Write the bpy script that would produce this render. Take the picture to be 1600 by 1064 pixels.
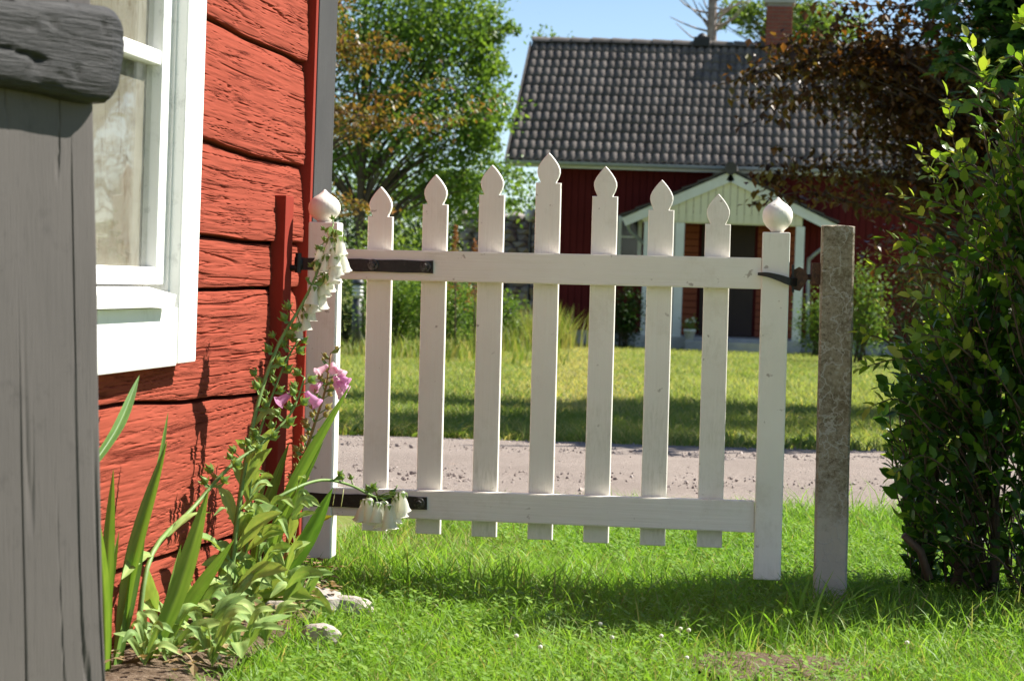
import bpy, bmesh, math, random
import numpy as np
from mathutils import Vector, Matrix
R = math.radians
random.seed(7)
rng = np.random.default_rng(7)
sc = bpy.context.scene
for o in list(bpy.data.objects): bpy.data.objects.remove(o)
COL = sc.collection

# ------------------------------------------------------------------ camera
EYE, FPX = 0.776, 3500.0
YAW, PITCH, ROLL = R(7.0), R(1.57), R(2.05)
F_ = np.array([-math.sin(YAW)*math.cos(PITCH), math.cos(YAW)*math.cos(PITCH), -math.sin(PITCH)])
R0 = np.array([math.cos(YAW), math.sin(YAW), 0.0]); U0 = np.cross(R0, F_)
RC = math.cos(ROLL)*R0 + math.sin(ROLL)*U0
UC = -math.sin(ROLL)*R0 + math.cos(ROLL)*U0
CAM = np.array([0.0, 0.0, EYE])
cd = bpy.data.cameras.new('camera'); cam = bpy.data.objects.new('camera', cd); COL.objects.link(cam)
cd.sensor_width = 36; cd.sensor_fit = 'HORIZONTAL'; cd.lens = 36*FPX/1600.0
cd.clip_start = 0.05; cd.clip_end = 3000
cam.matrix_world = Matrix([[RC[i], UC[i], -F_[i], CAM[i]] for i in range(3)] + [[0, 0, 0, 1]])
cd.dof.use_dof = True; cd.dof.focus_distance = 5.5; cd.dof.aperture_fstop = 11.0
sc.camera = cam

# ------------------------------------------------------------------ sky, sun, exposure
SUN_AZ, SUN_EL = R(60), R(47)                       # azimuth from +y towards +x
w = bpy.data.worlds.new('World'); sc.world = w; w.use_nodes = True
nt = w.node_tree; nt.nodes.clear()
wo = nt.nodes.new('ShaderNodeOutputWorld'); bg = nt.nodes.new('ShaderNodeBackground')
sky = nt.nodes.new('ShaderNodeTexSky'); sky.sky_type = 'NISHITA'; sky.sun_disc = False
sky.sun_elevation = SUN_EL; sky.sun_rotation = SUN_AZ; sky.air_density = 0.8; sky.dust_density = 0.0; sky.ozone_density = 1.6; sky.altitude = 600
bg.inputs['Strength'].default_value = 0.064
tc = nt.nodes.new('ShaderNodeTexCoord'); mp = nt.nodes.new('ShaderNodeMapping'); mp.inputs['Scale'].default_value = (1.0, 1.0, 2.6)
cn = nt.nodes.new('ShaderNodeTexNoise'); cn.inputs['Scale'].default_value = 3.2; cn.inputs['Detail'].default_value = 8; cn.inputs['Roughness'].default_value = 0.6
cr = nt.nodes.new('ShaderNodeValToRGB'); cr.color_ramp.elements[0].position = 0.55; cr.color_ramp.elements[1].position = 0.8
cr.color_ramp.elements[1].color = (0.75, 0.75, 0.75, 1)
mixw = nt.nodes.new('ShaderNodeMixRGB'); mixw.inputs[2].default_value = (9.5, 9.8, 10.2, 1)
nt.links.new(tc.outputs['Generated'], mp.inputs['Vector']); nt.links.new(mp.outputs[0], cn.inputs['Vector'])
nt.links.new(cn.outputs['Fac'], cr.inputs[0]); nt.links.new(cr.outputs[0], mixw.inputs[0])
nt.links.new(sky.outputs[0], mixw.inputs[1]); nt.links.new(mixw.outputs[0], bg.inputs['Color'])
nt.links.new(bg.outputs[0], wo.inputs['Surface'])
SUN = np.array([math.cos(SUN_EL)*math.sin(SUN_AZ), math.cos(SUN_EL)*math.cos(SUN_AZ), math.sin(SUN_EL)])
sl = bpy.data.lights.new('sun', 'SUN'); sl.energy = 5.0; sl.angle = R(0.53); sl.color = (1.0, 0.95, 0.86)
so = bpy.data.objects.new('sun', sl); COL.objects.link(so)
so.rotation_euler = Vector(SUN).to_track_quat('Z', 'Y').to_euler()
so.location = (20, 12, 30)
vs = sc.view_settings; vs.view_transform = 'Standard'; vs.look = 'None'; vs.gamma = 1.0; vs.use_curve_mapping = False; vs.exposure = 1.28
sc.render.engine = 'CYCLES'

# ------------------------------------------------------------------ pixel -> place
def ray(px, py):
    return F_ + (px-800)/FPX*RC - (py-532)/FPX*UC
def at_y(px, py, Y):
    d = ray(px, py); return CAM + d*(Y/d[1])
def at_x(px, py, X):
    d = ray(px, py); return CAM + d*(X/d[0])
def gz(x, y):
    """height of the ground"""
    y = np.asarray(y, float); x = np.asarray(x, float)
    return -0.0105*np.clip(y-8, 0, 34) + 0.0*x
def at_g(px, py):
    d = ray(px, py); t = -EYE/d[2]
    for _ in range(12):
        p = CAM + d*t; t = (EYE-float(gz(p[0], p[1])))/-d[2]
    return CAM + d*t

# ------------------------------------------------------------------ noise
def _h(ix, iy, s):
    n = (ix.astype(np.int64)*374761393 + iy.astype(np.int64)*668265263 + s*1442695041) & 0x7fffffff
    n = ((n ^ (n >> 13))*1274126177) & 0x7fffffff
    return ((n ^ (n >> 16)) & 0xffff)/65535.0
def vn(x, y, s=0):
    x = np.asarray(x, float); y = np.asarray(y, float); x, y = np.broadcast_arrays(x, y)
    ix = np.floor(x); iy = np.floor(y); fx = x-ix; fy = y-iy
    fx = fx*fx*(3-2*fx); fy = fy*fy*(3-2*fy)
    a = _h(ix, iy, s); b = _h(ix+1, iy, s); c = _h(ix, iy+1, s); d = _h(ix+1, iy+1, s)
    return (a*(1-fx)+b*fx)*(1-fy) + (c*(1-fx)+d*fx)*fy
def fbm(x, y, s=0, o=4):
    r = 0; a = 0.5
    for k in range(o):
        r = r + a*vn(x*2**k, y*2**k, s+k*17); a *= 0.5
    return r

# ------------------------------------------------------------------ materials
def srgb(c):
    return tuple((v/12.92 if v <= 0.04045 else ((v+0.055)/1.055)**2.4) for v in c)
class NT:
    def __init__(s, name):
        s.m = bpy.data.materials.new(name); s.m.use_nodes = True; s.t = s.m.node_tree
        s.b = s.t.nodes['Principled BSDF']; s.out = s.t.nodes['Material Output']
        s.c = s.t.nodes.new('ShaderNodeTexCoord'); s.vec = s.c.outputs['Object']
    def n(s, k, **kw):
        nd = s.t.nodes.new(k)
        for a, v in kw.items():
            if a in nd.inputs: nd.inputs[a].default_value = v
            else: setattr(nd, a, v)
        return nd
    def l(s, a, b): s.t.links.new(a, b)
    def geo(s):
        s.vec = s.t.nodes.new('ShaderNodeNewGeometry').outputs['Position']; return s
    def mapped(s, scale):
        m = s.n('ShaderNodeMapping'); m.inputs['Scale'].default_value = scale; s.l(s.vec, m.inputs['Vector']); return m.outputs[0]
    def noise(s, scale=5, detail=5, rough=0.55, vec=None, dist=0):
        n = s.n('ShaderNodeTexNoise', Scale=scale, Detail=detail, Roughness=rough, Distortion=dist)
        s.l(vec if vec is not None else s.vec, n.inputs['Vector']); return n.outputs['Fac']
    def ramp(s, fac, stops):
        r = s.n('ShaderNodeValToRGB'); e = r.color_ramp.elements
        while len(e) < len(stops): e.new(0.5)
        for i, (p, c) in enumerate(stops):
            e[i].position = p; e[i].color = (*c, 1) if not isinstance(c, (int, float)) else (c, c, c, 1)
        s.l(fac, r.inputs[0]); return r.outputs[0]
    def mix(s, fac, a, b, mode='MIX'):
        m = s.n('ShaderNodeMixRGB', blend_type=mode)
        for i, v in ((0, fac), (1, a), (2, b)):
            if hasattr(v, 'is_linked') or hasattr(v, 'links'): s.l(v, m.inputs[i])
            elif i == 0: m.inputs[0].default_value = v
            else: m.inputs[i].default_value = (*v, 1)
        return m.outputs[0]
    def math(s, op, a, b):
        m = s.n('ShaderNodeMath', operation=op)
        for i, v in ((0, a), (1, b)):
            if isinstance(v, (int, float)): m.inputs[i].default_value = v
            else: s.l(v, m.inputs[i])
        return m.outputs[0]
    def bump(s, h, strength=0.4, dist=0.005, prev=None):
        b = s.n('ShaderNodeBump', Strength=strength, Distance=dist); s.l(h, b.inputs['Height'])
        if prev is not None: s.l(prev, b.inputs['Normal'])
        return b.outputs[0]
    def fin(s, col, rough=0.6, normal=None, spec=0.5):
        if isinstance(col, tuple): s.b.inputs['Base Color'].default_value = (*col, 1)
        else: s.l(col, s.b.inputs['Base Color'])
        if isinstance(rough, (int, float)): s.b.inputs['Roughness'].default_value = rough
        else: s.l(rough, s.b.inputs['Roughness'])
        s.b.inputs['Specular IOR Level'].default_value = spec
        if normal is not None: s.l(normal, s.b.inputs['Normal'])
        return s.m
M = {}
def wood_mat(name, c0, c1, scale, rough=0.7, bump=0.5, dist=0.003, dirt=None, dirt_amt=0.5, spec=0.3):
    """painted wood, grain along the axis with the small scale"""
    t = NT(name).geo(); v = t.mapped(scale)
    g = t.noise(1.0, 8, 0.65, v, 0.3); big = t.noise(2.3, 4, 0.6)
    col = t.mix(t.ramp(big, [(0.3, 0.0), (0.7, 1.0)]), c0, c1)
    fine = t.ramp(g, [(0.30, 0.0), (0.42, 1.0)])
    col = t.mix(fine, tuple(x*(0.62 if bump > 0.6 else 0.82) for x in c0), col)
    if dirt:
        d = t.noise(14, 8, 0.75); f = t.ramp(d, [(0.56, 0.0), (0.70, dirt_amt)])
        col = t.mix(f, col, dirt)
    return t.fin(col, rough, t.bump(g, bump, dist), spec)
def falu(name, c0, c1, c2):
    t = NT(name).geo(); v = t.mapped((30, 2.2, 42))
    g = t.noise(1.0, 9, 0.7, v, 0.8); g2 = t.noise(1.0, 5, 0.6, t.mapped((90, 9, 170)), 0.5); big = t.noise(3.0, 5, 0.65)
    col = t.mix(t.ramp(big, [(0.3, 0.0), (0.7, 1.0)]), c0, c1)
    col = t.mix(t.ramp(g, [(0.33, 1.0), (0.42, 0.0)]), col, c2)
    nb = t.bump(t.ramp(g, [(0.28, 0.0), (0.46, 1.0)]), 0.7, 0.006); nb = t.bump(g2, 0.45, 0.002, nb)
    return t.fin(col, 0.95, nb, 0.05)
M['falu'] = falu('falu_red_log', (0.285, 0.064, 0.039), (0.235, 0.050, 0.030), (0.12, 0.020, 0.012))
M['red_board'] = wood_mat('red_board', (0.26, 0.036, 0.022), (0.22, 0.030, 0.018), (40, 40, 2.5), 0.85, 0.5, 0.002, spec=0.1)
M['grey_board'] = wood_mat('grey_board', (0.036, 0.0355, 0.0355), (0.052, 0.050, 0.049), (120, 120, 3.5), 0.75, 0.9, 0.004, (0.05, 0.05, 0.05), 0.6)
M['grey_post'] = wood_mat('grey_post', (0.074, 0.066, 0.062), (0.094, 0.083, 0.077), (260, 260, 5), 0.7, 0.4, 0.002, (0.03, 0.027, 0.025), 0.4)
M['dark_timber'] = wood_mat('dark_timber', (0.012, 0.012, 0.0125), (0.022, 0.022, 0.022), (9, 9, 130), 0.6, 1.0, 0.006, (0.03, 0.03, 0.032), 0.7)
M['win_white'] = wood_mat('window_white', (0.78, 0.78, 0.75), (0.83, 0.83, 0.81), (30, 3, 30), 0.5, 0.35, 0.002, (0.6, 0.6, 0.55), 0.5)
def gate_white(name, scale):
    t = NT(name).geo(); v = t.mapped(scale)
    g = t.noise(1.0, 7, 0.6, v, 0.2)
    col = t.mix(t.ramp(t.noise(4, 4, 0.6), [(0.35, 0.0), (0.7, 1.0)]), (0.82, 0.785, 0.71), (0.77, 0.73, 0.655))
    spots = t.noise(38, 3, 0.5); col = t.mix(t.ramp(spots, [(0.69, 0.0), (0.74, 0.7)]), col, (0.28, 0.22, 0.17))
    stain = t.mix(t.ramp(t.noise(3.2, 9, 0.78), [(0.55, 0.0), (0.70, 0.38)]), col, (0.52, 0.46, 0.34))
    if scale[2] < 10:
        gm = t.math('MULTIPLY', t.ramp(t.noise(1.0, 7, 0.7, t.mapped((2.2, 2.2, 3.0))), [(0.52, 0.0), (0.70, 0.40)]), t.ramp(t.noise(1.0, 6, 0.7, t.mapped((160, 160, 26))), [(0.42, 0.0), (0.60, 1.0)])); stain = t.mix(gm, stain, (0.33, 0.32, 0.19))
    col = t.mix(t.ramp(g, [(0.25, 0.4), (0.36, 0.0)]), stain, (0.55, 0.50, 0.44))
    nb = t.bump(g, 0.7, 0.0022); return t.fin(col, 0.5, nb, 0.35)
M['gate_v'] = gate_white('gate_paint_upright', (70, 70, 3.0))
M['gate_h'] = gate_white('gate_paint_rail', (3.0, 70, 90))
def mottled(name, c0, c1, scale=8, rough=0.7, bump=0.4, dist=0.004, c2=None, spec=0.4, p=(0.35, 0.65)):
    t = NT(name).geo(); a = t.noise(scale, 8, 0.65)
    col = t.mix(t.ramp(a, [(p[0], 0.0), (p[1], 1.0)]), c0, c1)
    b = t.noise(scale*5.3, 6, 0.7)
    if c2: col = t.mix(t.ramp(b, [(0.52, 0.0), (0.66, 1.0)]), col, c2)
    return t.fin(col, rough, t.bump(t.math('ADD', a, b), bump, dist), spec)
M['iron'] = mottled('black_iron', (0.008, 0.0075, 0.0075), (0.018, 0.016, 0.015), 25, 0.36, 0.5, 0.002, (0.030, 0.026, 0.024), 0.35)
def bolt_mat():
    t = NT('bolt_metal').geo(); m_ = t.fin(t.mix(t.ramp(t.noise(60, 4, 0.6), [(0.4, 0.0), (0.6, 1.0)]), (0.10, 0.095, 0.09), (0.03, 0.028, 0.027)), 0.38); t.b.inputs['Metallic'].default_value = 0.75; return m_
M['bolt'] = bolt_mat()
M['rust'] = mottled('rusty_iron', (0.10, 0.045, 0.025), (0.035, 0.022, 0.018), 45, 0.8, 0.6, 0.003, (0.17, 0.08, 0.04))
def stone_mat():
    t = NT('lichen_stone').geo()
    a = t.noise(9, 9, 0.72); col = t.mix(t.ramp(a, [(0.40, 0.0), (0.56, 1.0)]), (0.21, 0.17, 0.115), (0.34, 0.29, 0.215))
    f = t.noise(95, 8, 0.85); col = t.mix(t.ramp(f, [(0.38, 0.85), (0.47, 0.0)]), col, (0.07, 0.055, 0.036)); col = t.mix(t.ramp(f, [(0.52, 0.0), (0.60, 0.9)]), col, (0.46, 0.43, 0.375))
    sep = t.n('ShaderNodeSeparateXYZ'); t.l(t.vec, sep.inputs[0])
    low = t.ramp(sep.outputs[2], [(0.05, 0.55), (0.42, 0.0)])
    pale = t.noise(7, 8, 0.7); low2 = t.math('ADD', pale, low)
    col = t.mix(t.ramp(low2, [(0.64, 0.0), (0.84, 0.9)]), col, (0.56, 0.51, 0.44))
    vv = t.n('ShaderNodeTexVoronoi', feature='DISTANCE_TO_EDGE', Scale=16.0)
    wv = t.n('ShaderNodeVectorMath', operation='ADD'); nn = t.n('ShaderNodeTexNoise', Scale=14.0, Detail=5.0)
    t.l(t.vec, nn.inputs['Vector']); sc_ = t.n('ShaderNodeVectorMath', operation='SCALE'); sc_.inputs['Scale'].default_value = 0.16
    t.l(nn.outputs['Color'], sc_.inputs[0]); mpv = t.mapped((1.0, 1.0, 0.55)); t.l(mpv, wv.inputs[0]); t.l(sc_.outputs[0], wv.inputs[1]); t.l(wv.outputs[0], vv.inputs['Vector'])
    vein = t.ramp(vv.outputs['Distance'], [(0.012, 0.85), (0.04, 0.0)])
    gate = t.ramp(t.noise(4.5, 3, 0.5), [(0.38, 0.0), (0.48, 1.0)]); vein = t.math('MULTIPLY', vein, gate)
    col = t.mix(vein, col, (0.50, 0.47, 0.43))
    nb = t.bump(f, 0.9, 0.006); nb = t.bump(vein, 0.5, 0.003, nb)
    return t.fin(col, 0.95, nb, 0.1)
M['stone_post'] = stone_mat()
M['rock'] = mottled('pale_rock', (0.42, 0.37, 0.33), (0.30, 0.26, 0.23), 14, 0.9, 0.6, 0.006, (0.5, 0.45, 0.42), 0.2)
M['soil'] = mottled('bed_soil', (0.10, 0.066, 0.042), (0.20, 0.145, 0.10), 12, 0.97, 0.9, 0.02, (0.30, 0.23, 0.17), 0.1)
M['turf'] = mottled('turf_ground', (0.12, 0.16, 0.035), (0.18, 0.20, 0.05), 1.3, 0.97, 0.7, 0.02, (0.20, 0.17, 0.08), 0.05)
def gravel_mat():
    t = NT('gravel').geo()
    a = t.noise(1.1, 6, 0.6); b = t.noise(38, 7, 0.8); c = t.noise(7, 6, 0.7)
    col = t.mix(t.ramp(a, [(0.3, 0.0), (0.7, 1.0)]), (0.33, 0.278, 0.243), (0.25, 0.207, 0.18))
    col = t.mix(t.ramp(b, [(0.37, 0.8), (0.45, 0.0)]), col, (0.17, 0.13, 0.11))
    col = t.mix(t.ramp(c, [(0.60, 0.0), (0.72, 0.6)]), col, (0.30, 0.22, 0.18))
    return t.fin(col, 0.97, t.bump(t.math('ADD', b, c), 0.8, 0.02), 0.1)
M['gravel'] = gravel_mat()
M['pebble'] = mottled('pebble', (0.34, 0.29, 0.26), (0.25, 0.205, 0.18), 7, 0.95, 0.3, 0.003, (0.45, 0.40, 0.37), 0.1)
def leaf_mat(name, cols, trans=0.45, rough=0.45, spec=0.35, tint=(1.25, 1.2, 0.55)):
    """colour varies from leaf to leaf; light shines through"""
    t = NT(name); at = t.n('ShaderNodeAttribute', attribute_name='rnd')
    col = t.ramp(at.outputs['Fac'], [(i/(len(cols)-1), c) for i, c in enumerate(cols)])
    t.fin(col, rough, None, spec)
    tr = t.n('ShaderNodeBsdfTranslucent'); tc_ = t.mix(1.0, col, tint, 'MULTIPLY'); t.l(tc_, tr.inputs['Color'])
    mx = t.n('ShaderNodeMixShader'); mx.inputs[0].default_value = trans
    t.l(t.b.outputs[0], mx.inputs[1]); t.l(tr.outputs[0], mx.inputs[2]); t.l(mx.outputs[0], t.out.inputs['Surface'])
    return t.m
M['grass'] = leaf_mat('grass', [(0.40, 0.34, 0.16), (0.10, 0.20, 0.025), (0.155, 0.30, 0.035), (0.21, 0.36, 0.05), (0.28, 0.41, 0.08)], 0.5, 0.5, 0.3, (1.15, 1.2, 0.6))
M['drygrass'] = leaf_mat('dry_grass', [(0.34, 0.30, 0.14), (0.22, 0.26, 0.07), (0.15, 0.24, 0.04)], 0.4, 0.6, 0.2)
M['fargrass'] = leaf_mat('meadow_grass', [(0.46, 0.40, 0.18), (0.15, 0.22, 0.055), (0.22, 0.28, 0.08), (0.29, 0.33, 0.115)], 0.5, 0.6, 0.15)
M['litter'] = leaf_mat('dry_litter', [(0.16, 0.10, 0.05), (0.30, 0.21, 0.11), (0.38, 0.29, 0.16)], 0.15, 0.8, 0.1)
M['clover'] = leaf_mat('clover', [(0.11, 0.22, 0.03), (0.18, 0.32, 0.05), (0.25, 0.38, 0.07)], 0.4, 0.5, 0.3)
M['shrubleaf'] = leaf_mat('shrub_leaf', [(0.016, 0.045, 0.010), (0.032, 0.085, 0.014), (0.08, 0.17, 0.022), (0.21, 0.31, 0.04), (0.42, 0.42, 0.08)], 0.52, 0.36, 0.5, (1.3, 1.25, 0.5))
M['treeleaf'] = leaf_mat('tree_leaf', [(0.06, 0.12, 0.022), (0.10, 0.19, 0.032), (0.155, 0.25, 0.045), (0.22, 0.31, 0.07)], 0.5, 0.45, 0.4)
M['mapleleaf'] = leaf_mat('maple_leaf', [(0.02, 0.06, 0.012), (0.035, 0.095, 0.015), (0.06, 0.14, 0.025)], 0.4, 0.4, 0.5)
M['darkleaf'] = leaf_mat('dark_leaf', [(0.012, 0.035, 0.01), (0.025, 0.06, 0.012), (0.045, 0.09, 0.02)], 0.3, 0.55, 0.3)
M['paleleaf'] = leaf_mat('pale_leaf', [(0.08, 0.14, 0.03), (0.15, 0.23, 0.045), (0.22, 0.30, 0.07)], 0.42, 0.5, 0.3)
M['copperleaf'] = leaf_mat('copper_leaf', [(0.035, 0.020, 0.012), (0.065, 0.036, 0.014), (0.11, 0.055, 0.018), (0.17, 0.085, 0.022), (0.15, 0.14, 0.035)], 0.42, 0.4, 0.45, (1.25, 0.95, 0.5))
M['copperlight'] = leaf_mat('copper_light_leaf', [(0.08, 0.05, 0.018), (0.14, 0.085, 0.028), (0.19, 0.13, 0.04), (0.16, 0.19, 0.045), (0.34, 0.17, 0.12)], 0.45, 0.4, 0.4, (1.3, 1.05, 0.4))
M['swordleaf'] = leaf_mat('sword_leaf', [(0.08, 0.18, 0.035), (0.14, 0.28, 0.05), (0.22, 0.37, 0.08)], 0.42, 0.42, 0.4)
M['foxleaf'] = leaf_mat('foxglove_leaf', [(0.16, 0.28, 0.08), (0.25, 0.38, 0.11), (0.38, 0.46, 0.15)], 0.32, 0.6, 0.25)
M['yellowleaf'] = leaf_mat('yellow_leaf', [(0.32, 0.30, 0.04), (0.38, 0.33, 0.06)], 0.35, 0.6, 0.2)
M['pod'] = leaf_mat('green_pod', [(0.12, 0.22, 0.04), (0.20, 0.30, 0.06)], 0.2, 0.5, 0.3)
M['seed'] = leaf_mat('dry_pod', [(0.30, 0.29, 0.08), (0.36, 0.28, 0.10)], 0.2, 0.6, 0.3)
M['bell_white'] = leaf_mat('bell_white', [(0.82, 0.82, 0.74), (0.86, 0.86, 0.80)], 0.55, 0.5, 0.2, (1, 1, 0.95))
M['bell_cream'] = leaf_mat('bell_cream', [(0.66, 0.68, 0.35), (0.7, 0.72, 0.4)], 0.3, 0.5, 0.2, (1, 1, 0.8))
M['cloverhead'] = leaf_mat('clover_head', [(0.66, 0.63, 0.56), (0.72, 0.70, 0.62)], 0.2, 0.7, 0.1)
M['bell_pink'] = leaf_mat('bell_pink', [(0.70, 0.36, 0.58), (0.78, 0.48, 0.66), (0.84, 0.60, 0.68)], 0.5, 0.5, 0.2, (1, 0.9, 1))
M['sorrel'] = leaf_mat('sorrel', [(0.24, 0.09, 0.03), (0.32, 0.14, 0.05)], 0.3, 0.6, 0.2)
M['bark'] = mottled('bark', (0.05, 0.036, 0.026), (0.10, 0.075, 0.055), 20, 0.9, 0.8, 0.01)
M['birchbark'] = mottled('pale_bark', (0.34, 0.29, 0.26), (0.20, 0.15, 0.13), 9, 0.9, 0.5, 0.01)
M['twig'] = mottled('reddish_twig', (0.11, 0.065, 0.045), (0.065, 0.042, 0.032), 30, 0.7, 0.3, 0.003)
M['stem'] = mottled('green_stem', (0.13, 0.22, 0.05), (0.17, 0.26, 0.07), 30, 0.55, 0.2, 0.002)
M['redstem'] = mottled('stem_base', (0.24, 0.20, 0.05), (0.26, 0.13, 0.05), 18, 0.6, 0.2, 0.002)
M['house_red'] = wood_mat('house_red', (0.125, 0.020, 0.020), (0.10, 0.016, 0.016), (14, 14, 1.0), 0.9, 0.4, 0.004, spec=0.05)
M['tile'] = mottled('roof_tile', (0.115, 0.101, 0.093), (0.145, 0.128, 0.118), 1.7, 0.95, 0.5, 0.006, (0.185, 0.16, 0.145), 0.12)
_t = M['tile'].node_tree; _oi = _t.nodes.new('ShaderNodeObjectInfo'); _hs = _t.nodes.new('ShaderNodeHueSaturation'); _mr = _t.nodes.new('ShaderNodeMapRange')
_mr.inputs['To Min'].default_value = 0.85; _mr.inputs['To Max'].default_value = 1.16; _t.links.new(_oi.outputs['Random'], _mr.inputs['Value']); _t.links.new(_mr.outputs[0], _hs.inputs['Value'])
_b = _t.nodes['Principled BSDF'].inputs['Base Color']; _t.links.new(_b.links[0].from_socket, _hs.inputs['Color']); _t.links.new(_hs.outputs[0], _b)
M['darkroof'] = mottled('porch_tile', (0.045, 0.04, 0.04), (0.075, 0.068, 0.065), 3, 0.8, 0.4, 0.006)
M['trim'] = mottled('white_trim', (0.72, 0.73, 0.72), (0.64, 0.64, 0.62), 3, 0.6, 0.2, 0.003)
M['yellow_board'] = wood_mat('pale_yellow_board', (0.68, 0.64, 0.46), (0.72, 0.68, 0.52), (14, 14, 1.0), 0.7, 0.3, 0.003, (0.42, 0.40, 0.24), 0.6)
M['porch_wall'] = wood_mat('orange_brown_board', (0.30, 0.075, 0.03), (0.24, 0.055, 0.024), (1.0, 14, 18), 0.6, 0.4, 0.003)
M['dark_door'] = wood_mat('dark_brown_door', (0.035, 0.020, 0.016), (0.045, 0.026, 0.02), (16, 16, 1.2), 0.55, 0.3, 0.003)
M['gutter'] = mottled('zinc_gutter', (0.30, 0.34, 0.36), (0.38, 0.41, 0.43), 3, 0.45, 0.1, 0.002)
M['brick'] = mottled('chimney_brick', (0.28, 0.085, 0.055), (0.20, 0.06, 0.045), 6, 0.9, 0.5, 0.006)
M['mortar'] = mottled('mortar', (0.30, 0.27, 0.25), (0.24, 0.22, 0.2), 8, 0.95, 0.5, 0.004)
M['black'] = mottled('black_metal', (0.015, 0.015, 0.016), (0.03, 0.03, 0.03), 6, 0.6, 0.2, 0.002)
M['concrete'] = mottled('pale_concrete', (0.46, 0.45, 0.43), (0.36, 0.35, 0.34), 4, 0.9, 0.4, 0.006)
M['greystone'] = mottled('grey_stone', (0.30, 0.27, 0.25), (0.20, 0.18, 0.17), 3, 0.9, 0.6, 0.02)
M['lampgrey'] = mottled('lamp_grey', (0.035, 0.038, 0.045), (0.05, 0.053, 0.06), 5, 0.45, 0.1, 0.002)
M['opal'] = mottled('opal_white', (0.7, 0.7, 0.68), (0.62, 0.62, 0.6), 5, 0.35, 0.05, 0.001)
def blind_mat():
    t = NT('stained_blind').geo()
    col = t.mix(t.ramp(t.noise(5, 6, 0.6), [(0.3, 0.0), (0.7, 1.0)]), (0.26, 0.24, 0.19), (0.19, 0.175, 0.135))
    v = t.mapped((20, 26, 9)); d = t.noise(1.0, 9, 0.8, v, 0.8)
    col = t.mix(t.ramp(d, [(0.52, 0.0), (0.62, 0.85)]), col, (0.12, 0.085, 0.05))
    return t.fin(col, 0.9, t.bump(d, 0.3, 0.003), 0.1)
M['blind'] = blind_mat()
def glass_mat():
    t = NT('old_window_glass').geo()
    tr = t.n('ShaderNodeBsdfTransparent'); tr.inputs['Color'].default_value = (0.985, 0.99, 0.985, 1)
    gl = t.n('ShaderNodeBsdfGlossy', Roughness=0.03); lw = t.n('ShaderNodeLayerWeight', Blend=0.5)
    nb = t.bump(t.noise(3, 2, 0.5), 0.15, 0.02); t.l(nb, gl.inputs['Normal'])
    mx = t.n('ShaderNodeMixShader'); t.l(t.ramp(lw.outputs['Facing'], [(0.0, 0.03), (0.6, 0.08), (0.8, 0.24), (1.0, 0.7)]), mx.inputs[0]); t.l(tr.outputs[0], mx.inputs[1]); t.l(gl.outputs[0], mx.inputs[2])
    df = t.n('ShaderNodeBsdfDiffuse'); df.inputs['Color'].default_value = (0.5, 0.48, 0.42, 1)
    m2 = t.n('ShaderNodeMixShader'); t.l(t.ramp(t.noise(11, 8, 0.75), [(0.45, 0.0), (0.78, 0.10)]), m2.inputs[0])
    t.l(mx.outputs[0], m2.inputs[1]); t.l(df.outputs[0], m2.inputs[2]); t.l(m2.outputs[0], t.out.inputs['Surface'])
    return t.m
M['glass'] = glass_mat()
M['dark_glass'] = NT('far_window_glass').fin((0.03, 0.035, 0.04), 0.08, None, 0.6)
M['dark_in'] = NT('dark_interior').fin((0.02, 0.018, 0.016), 0.9, None, 0.1)

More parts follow.
